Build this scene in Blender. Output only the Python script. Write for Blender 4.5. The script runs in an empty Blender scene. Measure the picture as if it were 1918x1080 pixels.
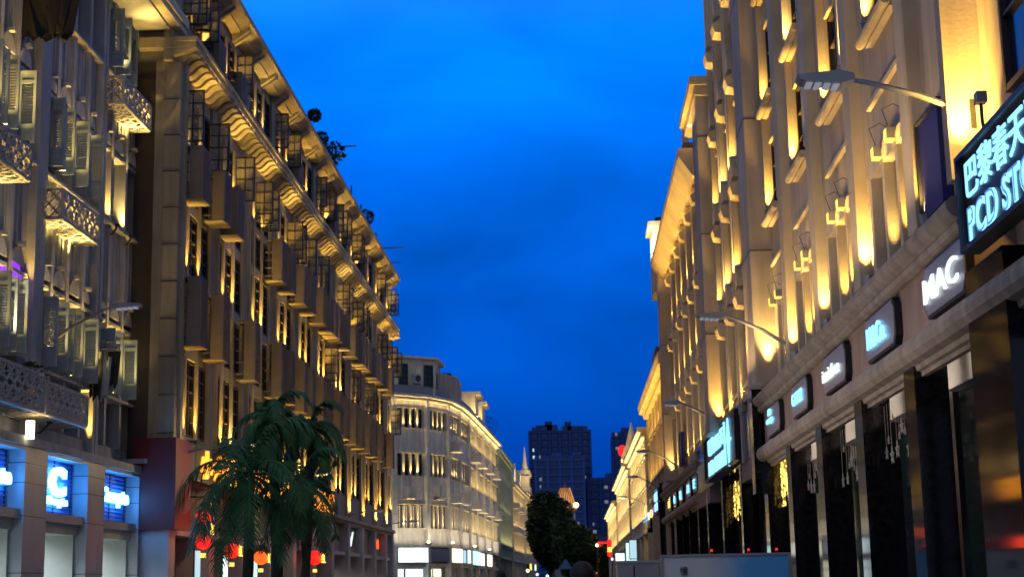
import bpy, bmesh, math, random
from mathutils import Vector, Matrix
random.seed(7)
SC = bpy.context.scene
COL = SC.collection
S = 0.62                       # plan units -> metres (about the camera)
EYE = Vector((0, 0, 1.6))
GZ = EYE.z - 1.6 / S           # ground level in plan units
def R(a): return math.radians(a)

# ------------------------------------------------------------------ camera
cam = bpy.data.cameras.new('camera'); camo = bpy.data.objects.new('camera', cam); COL.objects.link(camo)
FPX, W, H, ROLL = 2900.0, 1918.0, 1080.0, 0.02
vx, vy = 1076 - W/2, -(1090 - H/2)
c_, s_ = math.cos(ROLL), math.sin(ROLL)
u_ = vx*c_ + vy*s_; v_ = -vx*s_ + vy*c_
pt = math.atan2(-v_, FPX); th = math.atan2(u_*math.cos(pt), FPX)
ri = Vector((math.cos(th), math.sin(th), 0)); fw = Vector((-math.sin(th)*math.cos(pt), math.cos(th)*math.cos(pt), math.sin(pt)))
up = ri.cross(fw)
X_ = ri*c_ - up*s_; Y_ = ri*s_ + up*c_
m3 = Matrix((X_, Y_, -fw)).transposed()
camo.matrix_world = Matrix.Translation(EYE) @ m3.to_4x4()
cam.sensor_width = 36; cam.lens = FPX / W * 36; cam.clip_end = 2000; cam.clip_start = 0.05
cam.dof.use_dof = True; cam.dof.focus_distance = 17.0; cam.dof.aperture_fstop = 4.5
SC.camera = camo

# ------------------------------------------------------------------ world : dusk sky
wd = bpy.data.worlds.new("World"); SC.world = wd; wd.use_nodes = True
nt = wd.node_tree; nt.nodes.clear(); N = nt.nodes.new; Lk = nt.links.new
out = N('ShaderNodeOutputWorld'); bg = N('ShaderNodeBackground'); tc = N('ShaderNodeTexCoord')
sep = N('ShaderNodeSeparateXYZ'); Lk(tc.outputs['Generated'], sep.inputs[0])
rp = N('ShaderNodeValToRGB'); cr = rp.color_ramp; cr.interpolation = 'EASE'
pts = [(0.0, (0, .020, .17)), (.06, (0, .036, .28)), (.15, (0, .078, .50)), (.24, (0, .125, .74)), (.33, (0, .20, .98)), (.45, (.03, .20, .80)), (.62, (.12, .17, .32)), (1, (.15, .18, .28))]  # top stops lie out of view, paled to light the walls
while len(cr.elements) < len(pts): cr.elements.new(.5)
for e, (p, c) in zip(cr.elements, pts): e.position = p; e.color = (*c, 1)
Lk(sep.outputs['Z'], rp.inputs[0])
mp = N('ShaderNodeMapping'); mp.inputs['Scale'].default_value = (3.2, 1.0, 6.0); Lk(tc.outputs['Generated'], mp.inputs[0])
nz = N('ShaderNodeTexNoise'); nz.inputs['Scale'].default_value = 1.6; nz.inputs['Detail'].default_value = 4; nz.inputs['Roughness'].default_value = .45; nz.inputs['Distortion'].default_value = .4
Lk(mp.outputs[0], nz.inputs['Vector'])
mr = N('ShaderNodeMapRange'); mr.inputs[1].default_value = .35; mr.inputs[2].default_value = .68; mr.inputs[3].default_value = .80; mr.inputs[4].default_value = 1.42
Lk(nz.outputs['Fac'], mr.inputs[0])
mul = N('ShaderNodeVectorMath'); mul.operation = 'SCALE'; Lk(rp.outputs[0], mul.inputs[0]); Lk(mr.outputs[0], mul.inputs['Scale'])
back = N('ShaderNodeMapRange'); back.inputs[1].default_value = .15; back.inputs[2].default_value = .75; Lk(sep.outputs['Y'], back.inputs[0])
mx = N('ShaderNodeMixRGB'); mx.inputs[1].default_value = (.165, .205, .33, 1); Lk(back.outputs[0], mx.inputs[0]); Lk(mul.outputs[0], mx.inputs[2])  # unseen sky behind the camera, greyed and lifted as added wall fill
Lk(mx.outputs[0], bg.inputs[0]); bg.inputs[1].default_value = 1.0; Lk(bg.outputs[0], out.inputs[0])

# weak sun added behind the camera as grey fill for the walls
sl = bpy.data.lights.new('fill_sun', 'SUN'); sl.energy = .12; sl.angle = R(60); sl.color = (.95, .9, .9)
so = bpy.data.objects.new('fill_sun', sl); COL.objects.link(so); so.rotation_euler = (R(52), 0, R(-12))

SC.view_settings.view_transform = 'Standard'; SC.view_settings.look = 'None'; SC.view_settings.exposure = 0; SC.view_settings.gamma = 1
SC.cycles.use_denoising = True; SC.cycles.max_bounces = 5; SC.cycles.diffuse_bounces = 3; SC.cycles.glossy_bounces = 3
SC.cycles.sample_clamp_indirect = 3; SC.cycles.caustics_reflective = False; SC.cycles.caustics_refractive = False
SC.cycles.use_light_tree = True

# ------------------------------------------------------------------ materials
MATS = {}
def mat(name, col, rough=.75, metal=0., var=.18, scale=1.2, bump=.0, spec=.5, brick=None, streak=0.):
    m = bpy.data.materials.new(name); m.use_nodes = True; t = m.node_tree; b = t.nodes['Principled BSDF']
    b.inputs['Roughness'].default_value = rough; b.inputs['Metallic'].default_value = metal
    b.inputs['Specular IOR Level'].default_value = spec
    co = t.nodes.new('ShaderNodeTexCoord'); n = t.nodes.new('ShaderNodeTexNoise'); n.inputs['Scale'].default_value = scale; n.inputs['Detail'].default_value = 6; n.inputs['Roughness'].default_value = .6
    t.links.new(co.outputs['Object'], n.inputs['Vector'])
    r = t.nodes.new('ShaderNodeValToRGB'); r.color_ramp.elements[0].position = .3; r.color_ramp.elements[1].position = .72
    r.color_ramp.elements[0].color = (*[c*(1-var) for c in col], 1); r.color_ramp.elements[1].color = (*[min(1, c*(1+var)) for c in col], 1)
    t.links.new(n.outputs['Fac'], r.inputs[0]); last = r.outputs[0]
    if streak:
        mpn = t.nodes.new('ShaderNodeMapping'); mpn.inputs['Scale'].default_value = (2.5, 2.5, .25); t.links.new(co.outputs['Object'], mpn.inputs[0])
        n2 = t.nodes.new('ShaderNodeTexNoise'); n2.inputs['Scale'].default_value = 1.5; n2.inputs['Detail'].default_value = 5; t.links.new(mpn.outputs[0], n2.inputs['Vector'])
        r2 = t.nodes.new('ShaderNodeMapRange'); r2.inputs[1].default_value = .3; r2.inputs[2].default_value = .65; r2.inputs[3].default_value = 1-streak; r2.inputs[4].default_value = 1.05
        t.links.new(n2.outputs['Fac'], r2.inputs[0])
        v = t.nodes.new('ShaderNodeVectorMath'); v.operation = 'SCALE'; t.links.new(last, v.inputs[0]); t.links.new(r2.outputs[0], v.inputs['Scale']); last = v.outputs[0]
    t.links.new(last, b.inputs['Base Color'])
    if bump:
        n3 = t.nodes.new('ShaderNodeTexNoise'); n3.inputs['Scale'].default_value = scale*40; n3.inputs['Detail'].default_value = 4; t.links.new(co.outputs['Object'], n3.inputs['Vector'])
        bp = t.nodes.new('ShaderNodeBump'); bp.inputs['Strength'].default_value = bump; bp.inputs['Distance'].default_value = .02
        t.links.new(n3.outputs['Fac'], bp.inputs['Height']); t.links.new(bp.outputs[0], b.inputs['Normal'])
    MATS[name] = m; return m
def emit(name, col, st, var=0., scale=2.):
    m = bpy.data.materials.new(name); m.use_nodes = True; t = m.node_tree; b = t.nodes['Principled BSDF']
    b.inputs['Base Color'].default_value = (.05, .05, .05, 1); b.inputs['Emission Strength'].default_value = st
    if var:
        co = t.nodes.new('ShaderNodeTexCoord'); n = t.nodes.new('ShaderNodeTexNoise'); n.inputs['Scale'].default_value = scale; n.inputs['Detail'].default_value = 3
        t.links.new(co.outputs['Object'], n.inputs['Vector']); r = t.nodes.new('ShaderNodeValToRGB'); r.color_ramp.elements[0].position = .35; r.color_ramp.elements[1].position = .65
        r.color_ramp.elements[0].color = (*[c*(1-var) for c in col], 1); r.color_ramp.elements[1].color = (*col, 1)
        t.links.new(n.outputs['Fac'], r.inputs[0]); t.links.new(r.outputs[0], b.inputs['Emission Color'])
    else: b.inputs['Emission Color'].default_value = (*col, 1)
    MATS[name] = m; return m
mat('stone_r', (.50, .42, .345), .8, bump=.08, streak=.30, scale=.7)
mat('trim_r', (.58, .49, .36), .75, bump=.15, streak=.15)
mat('cornice_r', (.44, .38, .31), .8, bump=.25, streak=.35)
mat('pinkish', (.40, .29, .24), .8, bump=.1, streak=.15)
mat('stone_l2', (.33, .30, .25), .8, bump=.2, streak=.3, scale=.8)
mat('trim_l2', (.44, .39, .28), .8, bump=.15, streak=.2)
mat('grey_l1', (.29, .325, .40), .8, bump=.2, streak=.3, scale=.8)
mat('trim_l1', (.42, .44, .49), .75, bump=.15, streak=.25)
mat('tile_l1', (.40, .42, .47), .45, bump=.05)
mat('white_l3', (.66, .63, .56), .8, bump=.2, streak=.3)
mat('cream_l3', (.64, .58, .44), .8, bump=.2, streak=.2)
mat('green_net', (.27, .36, .33), .8, bump=.3, scale=3)
mat('glass', (.010, .016, .034), .12, var=.3, spec=.35)
mat('glass_pale', (.09, .11, .12), .18, var=.5, scale=.8, spec=.7)
mat('glass_green', (.006, .022, .016), .08, var=.7, scale=.5, spec=.8)
mat('frame_dark', (.035, .025, .02), .5)
mat('frame_teal', (.03, .05, .05), .5)
mat('frame_grey', (.20, .22, .24), .5)
mat('shutter', (.29, .375, .49), .55, var=.25, streak=.2)
mat('cage', (.20, .17, .14), .6, var=.2, streak=.2)
mat('cage_white', (.48, .47, .45), .6, var=.2)
mat('granite', (.012, .011, .013), .06, var=.6, scale=12, spec=.4)
mat('black', (.012, .012, .014), .35)
mat('metal_grey', (.32, .33, .35), .4, metal=.6)
mat('metal_dark', (.06, .06, .06), .45, metal=.5)
mat('panel_silver', (.42, .42, .45), .35, metal=.3)
mat('white_beam', (.62, .58, .54), .7)
mat('dark_brown', (.045, .038, .032), .7)
mat('roof_dark', (.05, .055, .07), .8)
mat('concrete', (.20, .22, .27), .85, scale=.3)
mat('tower_haze_glass', (.02, .05, .19), .4)  # far tower colours from here on have blue distance haze painted in
mat('tower_haze', (.03, .085, .30), .85, scale=.05)
mat('tower_haze_pale', (.045, .13, .42), .8, scale=.05)
mat('asphalt', (.05, .05, .052), .6, bump=.3, scale=2)
mat('paving', (.22, .21, .20), .6, bump=.2)
mat('kerb', (.35, .34, .33), .8)
mat('paint', (.75, .75, .72), .6)
mat('palm_leaf', (.040, .165, .055), .55, var=.45, scale=1.5)
mat('palm_trunk', (.07, .075, .05), .9, bump=.6, scale=4)
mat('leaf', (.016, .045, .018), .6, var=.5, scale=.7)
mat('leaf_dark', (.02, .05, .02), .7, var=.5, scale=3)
mat('bark', (.06, .05, .04), .9, bump=.5, scale=3)
mat('red_panel', (.13, .006, .010), .5)
mat('green_panel', (.012, .05, .025), .5)
mat('blue_back', (.10, .26, .80), .6)
mat('navy', (.015, .02, .16), .6)
mat('blue_tint', (.05, .12, .32), .35, spec=.6)
mat('cloth_dark', (.01, .012, .02), .9); mat('cloth_white', (.5, .5, .55), .9)
mat('hair', (.018, .010, .007), .6); mat('skin', (.45, .28, .20), .6); mat('coat', (.04, .045, .06), .85)
mat('warm_room', (.45, .36, .26), .8); mat('white_room', (.62, .66, .62), .7)
mat('star', (.62, .58, .50), .4); mat('terracotta', (.35, .12, .08), .8)
mat('tent', (.04, .16, .40), .7)
emit('em_blue', (.20, .60, 1.0), 2.3); emit('em_bluecore', (.11, .48, 1.0), 9.5); emit('em_white', (.80, .92, 1.0), 1.35)
emit('em_cyan', (.30, .70, 1.0), 1.5); emit('em_inner', (.12, .36, .85), .8)
emit('em_shop', (.80, .95, 1.0), 2.0, .35, 1.2); emit('em_shopwarm', (1.0, .92, .66), 1.8, .3, 1.2); emit('em_mint', (.55, .95, .88), 1.7, .35, .9)
emit('em_orange', (1.0, .32, .02), 3.2, .25, 4); emit('em_red', (1.0, .012, .01), 1.8, .5, 5); emit('em_redor', (1.0, .10, .01), 1.8)
emit('em_yellow', (1.0, .70, .10), 1.8); emit('em_lamp', (1.0, .80, .42), 6.0); emit('em_ledw', (.75, .8, 1.0), .28)
emit('em_win', (1.0, .74, .42), .85, .5, 1.5); emit('em_wincold', (.55, .85, 1.0), .9); emit('em_twin', (.7, .85, 1.0), .20)
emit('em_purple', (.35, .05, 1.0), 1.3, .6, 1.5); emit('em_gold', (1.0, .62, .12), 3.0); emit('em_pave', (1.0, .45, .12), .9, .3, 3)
# translucent casement glass
m = bpy.data.materials.new('pane'); m.use_nodes = True; t = m.node_tree; b = t.nodes['Principled BSDF']
b.inputs['Base Color'].default_value = (.42, .38, .28, 1); b.inputs['Roughness'].default_value = .25; b.inputs['Alpha'].default_value = .42; MATS['pane'] = m
# printed sky panel for the hoarding
m = bpy.data.materials.new('printed_sky'); m.use_nodes = True; t = m.node_tree; b = t.nodes['Principled BSDF']; b.inputs['Roughness'].default_value = .45
co = t.nodes.new('ShaderNodeTexCoord'); mpn = t.nodes.new('ShaderNodeMapping'); mpn.inputs['Location'].default_value = (0, 0, 0); t.links.new(co.outputs['Object'], mpn.inputs[0])
n = t.nodes.new('ShaderNodeTexNoise'); n.inputs['Scale'].default_value = 1.6; n.inputs['Detail'].default_value = 6; t.links.new(mpn.outputs[0], n.inputs['Vector'])
sx = t.nodes.new('ShaderNodeSeparateXYZ'); t.links.new(co.outputs['Object'], sx.inputs[0])
ad = t.nodes.new('ShaderNodeMath'); ad.operation = 'MULTIPLY_ADD'; ad.inputs[1].default_value = .75; ad.inputs[2].default_value = .02; t.links.new(sx.outputs['X'], ad.inputs[0])
a2 = t.nodes.new('ShaderNodeMath'); a2.operation = 'ADD'; t.links.new(ad.outputs[0], a2.inputs[0]); t.links.new(n.outputs['Fac'], a2.inputs[1])
r = t.nodes.new('ShaderNodeValToRGB'); r.color_ramp.elements[0].position = .35; r.color_ramp.elements[0].color = (.72, .78, .82, 1); r.color_ramp.elements[1].position = .85; r.color_ramp.elements[1].color = (.10, .46, .95, 1)
t.links.new(a2.outputs[0], r.inputs[0]); t.links.new(r.outputs[0], b.inputs['Base Color']); MATS['printed_sky'] = m

# ------------------------------------------------------------------ mesh helpers
class F:
    """facade frame: s along the wall, d out of the wall, z up"""
    def __init__(f, o, u, n): f.o = Vector(o); f.u = Vector(u).normalized(); f.n = Vector(n).normalized()
    def P(f, s, d, z): return f.o + f.u*s + f.n*d + Vector((0, 0, z))
    def V(f, s, d, z): return f.u*s + f.n*d + Vector((0, 0, z))
WORLD = F((0, 0, 0), (1, 0, 0), (0, 1, 0))
class MB:
    def __init__(s, fr=WORLD, local=False): s.v = []; s.f = []; s.m = []; s.fr = fr; s.local = local; s.ms = []
    def mi(s, name):
        if name not in s.ms: s.ms.append(name)
        return s.ms.index(name)
    def T(s, p): return s.fr.V(*p) if s.local else s.fr.P(*p)
    def box(s, a0, a1, b0, b1, c0, c1, m='stone_r'):
        i = len(s.v); k = s.mi(m)
        for a in (a0, a1):
            for b in (b0, b1):
                for c in (c0, c1): s.v.append(s.T((a, b, c)))
        for q in ((0, 1, 3, 2), (4, 6, 7, 5), (0, 4, 5, 1), (2, 3, 7, 6), (0, 2, 6, 4), (1, 5, 7, 3)): s.f.append([i+j for j in q]); s.m.append(k)
    def prism(s, poly, vec, m):
        """poly: list of (s,d,z) points, extruded by vec"""
        i = len(s.v); n = len(poly); k = s.mi(m)
        for p in poly: s.v.append(s.T(p))
        for p in poly: s.v.append(s.T((p[0]+vec[0], p[1]+vec[1], p[2]+vec[2])))
        s.f.append([i+j for j in range(n)]); s.f.append([i+n+j for j in reversed(range(n))]); s.m += [k, k]
        for j in range(n): s.f.append([i+j, i+(j+1) % n, i+n+(j+1) % n, i+n+j]); s.m.append(k)
    def quad(s, pts, m):
        i = len(s.v); k = s.mi(m)
        for p in pts: s.v.append(s.T(p))
        s.f.append([i+j for j in range(len(pts))]); s.m.append(k)
    def tube(s, pts, rs, m, n=8, cap=True):
        pts = [s.T(p) for p in pts]; k = s.mi(m)
        if not isinstance(rs, (list, tuple)): rs = [rs]*len(pts)
        i0 = len(s.v); ref = None
        for j, p in enumerate(pts):
            t = (pts[min(j+1, len(pts)-1)] - pts[max(j-1, 0)]).normalized()
            a = Vector((0, 0, 1)) if abs(t.z) < .9 else Vector((1, 0, 0))
            x = t.cross(a).normalized() if ref is None else (ref - t*ref.dot(t)).normalized()
            ref = x; y = t.cross(x)
            for q in range(n):
                an = 2*math.pi*q/n; s.v.append(p + x*math.cos(an)*rs[j] + y*math.sin(an)*rs[j])
        for j in range(len(pts)-1):
            for q in range(n):
                a = i0+j*n+q; b = i0+j*n+(q+1) % n; s.f.append([a, b, b+n, a+n]); s.m.append(k)
        if cap:
            s.f.append([i0+q for q in range(n)]); s.f.append([i0+(len(pts)-1)*n+q for q in range(n)]); s.m += [k, k]
    def ball(s, c, r, m, nu=10, nv=6, sc=(1, 1, 1)):
        i0 = len(s.v); k = s.mi(m); c = s.T(c)
        for a in range(nv+1):
            t = math.pi*a/nv
            for b in range(nu):
                p = 2*math.pi*b/nu; s.v.append(c + Vector((math.sin(t)*math.cos(p)*r*sc[0], math.sin(t)*math.sin(p)*r*sc[1], math.cos(t)*r*sc[2])))
        for a in range(nv):
            for b in range(nu):
                x = i0+a*nu+b; y = i0+a*nu+(b+1) % nu; s.f.append([x, y, y+nu, x+nu]); s.m.append(k)
    def mesh(s, name, recalc=True, smooth=False):
        me = bpy.data.meshes.new(name); me.from_pydata([tuple(v) for v in s.v], [], s.f)
        for n in s.ms: me.materials.append(MATS[n])
        me.polygons.foreach_set('material_index', s.m)
        if smooth: me.polygons.foreach_set('use_smooth', [True]*len(s.f))
        if recalc:
            bm = bmesh.new(); bm.from_mesh(me); bmesh.ops.recalc_face_normals(bm, faces=bm.faces); bm.to_mesh(me); bm.free()
        me.update(); return me
    def build(s, name, parent=None, recalc=True, smooth=False):
        if not s.v: return None
        if parent is not None:
            w = wloc(parent); s.v = [v - w for v in s.v]
        return link(name, s.mesh(name, recalc, smooth), parent)
def wloc(o):
    l = Vector(o.location)
    while o.parent: o = o.parent; l += Vector(o.location)
    return l
def link(name, data, parent=None, loc=None):
    o = bpy.data.objects.new(name, data); COL.objects.link(o)
    if loc is not None: o.location = Vector(loc) - (wloc(parent) if parent else Vector())
    if parent: o.parent = parent
    return o
def thing(name, label, cat, loc, group=None):
    o = bpy.data.objects.new(name, None); COL.objects.link(o); o.location = loc; o.empty_display_size = .3
    return tag(o, label, cat, group)
def tag(o, label, cat, group=None):
    o['label'] = label; o['category'] = cat
    if group: o['group'] = group
    return o
def struct(o): o['kind'] = 'structure'; return o
WARM = (1, .57, .095); WARM2 = (1, .68, .26)
LD = {}; JR = random.Random(77)
def spot(p, aim, e, parent, col=WARM, ang=80, r=.06, blend=1.0):
    q_ = JR.random(); e *= (.0 if q_ < .025 else .6 if q_ < .12 else .8 if q_ < .4 else 1.0 if q_ < .8 else 1.2)
    if col == WARM and JR.random() < .25: col = (1, .63, .15)
    key = ('s', round(e, 2), col, ang, r)
    if key not in LD:
        l = bpy.data.lights.new('uplight', 'SPOT'); l.energy = e; l.color = col; l.spot_size = R(ang); l.spot_blend = blend; l.shadow_soft_size = r; LD[key] = l
    o = link('uplight', LD[key], parent, p)
    d = Vector(aim).normalized(); o.rotation_euler = d.to_track_quat('-Z', 'Y').to_euler(); return o
def strip(p, aim, along, length, e, parent, col=WARM, wid=.15):
    l = bpy.data.lights.new('light_strip', 'AREA'); l.shape = 'RECTANGLE'; l.size = length; l.size_y = wid; l.energy = e; l.color = col; l.spread = R(150)
    o = link('light_strip', l, parent, p)
    z = -Vector(aim).normalized(); x = Vector(along).normalized(); x = (x - z*x.dot(z)).normalized(); y = z.cross(x)
    o.rotation_euler = Matrix((x, y, z)).transposed().to_euler(); return o
def point(p, e, parent, col, r=.15):
    l = bpy.data.lights.new('lamp_light', 'POINT'); l.energy = e; l.color = col; l.shadow_soft_size = r
    return link('lamp_light', l, parent, p)

TXT = {}
def text_mesh(body, ext=.04, bold=.0):
    key = (body, ext, bold)
    if key not in TXT:
        c = bpy.data.curves.new('t', 'FONT'); c.body = body; c.extrude = ext; c.offset = bold; c.resolution_u = 3; c.align_x = 'CENTER'; c.align_y = 'CENTER'
        o = bpy.data.objects.new('t', c); COL.objects.link(o); bpy.context.view_layer.update()
        me = bpy.data.meshes.new_from_object(o.evaluated_get(bpy.context.evaluated_depsgraph_get()))
        bpy.data.objects.remove(o); bpy.data.curves.remove(c); TXT[key] = me
    return TXT[key]
def text(name, body, fr, s, d, z, w, h, m, parent, ext=.04, bold=0., slant=0.):
    """letters fitted to a box w x h centred at (s,z) on the facade"""
    me = text_mesh(body, ext, bold).copy(); me.name = name
    xs = [v.co.x for v in me.vertices]; ys = [v.co.y for v in me.vertices]
    cx, cy = (min(xs)+max(xs))/2, (min(ys)+max(ys))/2; kx = w/max(1e-3, max(xs)-min(xs)); ky = h/max(1e-3, max(ys)-min(ys))
    rr = Vector((0, 0, 1)).cross(fr.n); o = fr.P(s, d, z) - (wloc(parent) if parent else Vector())
    for v in me.vertices:
        y = (v.co.y-cy)*ky; x = (v.co.x-cx)*kx + slant*y
        v.co = o + rr*x + Vector((0, 0, y)) + fr.n*v.co.z
    me.materials.clear(); me.materials.append(MATS[m]); me.update()
    return link(name, me, parent)

FL1 = F((-17.3, 0, 0), (0, 1, 0), (1, 0, 0)); FL2 = F((-15.7, 0, 0), (0, 1, 0), (1, 0, 0)); FR = F((6.0, 0, 0), (0, 1, 0), (-1, 0, 0))

# ------------------------------------------------------------------ ground
g = MB(); g.box(-700, 700, -120, 1300, GZ-.4, GZ, 'asphalt'); struct(g.build('ground'))
g = MB(); g.box(-11.5, 2.6, -60, 420, GZ+.006, GZ+.02, 'asphalt'); struct(g.build('road'))
g = MB()
g.box(2.9, 12, -60, 420, GZ, GZ+.22, 'paving'); struct(g.build('pavement'))
g = MB(); g.box(-22, -11.8, -60, 420, GZ, GZ+.22, 'paving'); struct(g.build('pavement'))
g = MB(); g.box(2.6, 2.9, -60, 420, GZ, GZ+.24, 'kerb'); g.box(-11.8, -11.5, -60, 420, GZ, GZ+.24, 'kerb'); struct(g.build('kerb'))
g = MB()
for k in range(0, 60): g.box(-4.55, -4.35, k*7-20, k*7-17, GZ+.026, GZ+.032, 'paint')
struct(g.build('road_marking'))

# ------------------------------------------------------------------ shared part meshes
PM = {}
def cached(key, fn):
    if key not in PM: PM[key] = fn()
    return PM[key]
def window_mesh(fr, w, h, cols, rows, fm='frame_dark', gm='glass', bar=.05):
    def fn():
        b = MB(fr, True); hw = w/2
        b.box(-hw, hw, -.06, -.02, 0, h, gm)
        for x in (-hw, hw-.09): b.box(x, x+.09, -.02, .07, 0, h, fm)
        for z in (0, h-.09): b.box(-hw+.09, hw-.09, -.02, .065, z, z+.09, fm)
        for i in range(1, cols): x = -hw + w*i/cols; b.box(x-bar/2, x+bar/2, -.02, .05, .09, h-.09, fm)
        for j in range(1, rows): z = h*j/rows; b.box(-hw+.09, hw-.09, -.02, .045, z-bar/2, z+bar/2, fm)
        return b.mesh('window')
    return cached(('win', tuple(fr.u), tuple(fr.n), w, h, cols, rows, fm, gm, bar), fn)
def casement_mesh(fr, w, h, rows=4, m='frame_dark'):
    def fn():
        b = MB(fr, True); t = .045
        for x in (0, w-.07): b.box(-t, t, x, x+.07, 0, h, m)
        for z in (0, h-.07): b.box(-t*.95, t*.95, .07, w-.07, z, z+.07, m)
        b.box(-.02, .02, w/2-.025, w/2+.025, .07, h-.07, m)
        for j in range(1, rows): z = h*j/rows; b.box(-.022, .022, .07, w-.07, z-.025, z+.025, m)
        b.box(-.006, .006, .07, w-.07, .07, h-.07, 'pane')
        return b.mesh('casement')
    return cached(('cas', tuple(fr.n), w, h, rows, m), fn)
def shutter_mesh(fr, w, h, n=15):
    def fn():
        b = MB(fr, True); t = .04
        for x in (0, w-.09): b.box(-t, t, x, x+.09, 0, h, 'shutter')
        for z0, z1 in ((0, .10), (.48, .60), (h-.42, h-.30), (h-.1, h)): b.box(-t*.95, t*.95, .09, w-.09, z0, z1, 'shutter')
        b.box(-.012, .012, .09, w-.09, .10, .48, 'shutter'); b.box(-.012, .012, .09, w-.09, h-.30, h-.1, 'shutter')
        for j in range(n):
            z = .60 + (h-1.02)*(j+.5)/n; a = .045
            b.prism([(-.035, .09, z-a), (-.025, .09, z-a), (.035, .09, z+a*.6), (.025, .09, z+a*.6)], (0, w-.18, 0), 'shutter')
        return b.mesh('shutter')
    return cached(('shut', tuple(fr.n), w, h, n), fn)
def cage_mesh(fr, L=1.5, D=.88, h=2.7, m='cage'):
    def fn():
        b = MB(fr, True); n = int(h/.15)
        b.box(0, L, 0, D, -.06, 0, m)                                   # floor
        b.box(0, .04, .35, D, 0, h, m)                                  # near side plate
        b.box(0, L, 0, D, h, h+.05, m)
        for a in (.04, L-.07): b.box(a, a+.07, D-.07, D, 0, h, m)
        for j in range(n):                                              # louvres on the street face
            z = h*(j+.15)/n; b.prism([(.11, D-.06, z), (.11, D-.02, z), (.11, D+.02, z+.09), (.11, D-.01, z+.10)], (L-.22, 0, 0), m)
        b.box(L-.04, L, 0, D-.07, 0, h, m)
        for j in range(5): b.box(.005, .03, 0, .35, h*(j+.4)/5, h*(j+.4)/5+.06, m)
        b.box(.25, L-.25, .15, D-.25, .02, .75, 'metal_grey')           # the air conditioner inside
        return b.mesh('air_conditioner_cage')
    return cached(('cage', tuple(fr.n), L, D, h, m), fn)

def put(name, me, fr, s, d, z, parent): return link(name, me, parent, fr.P(s, d, z))

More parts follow.
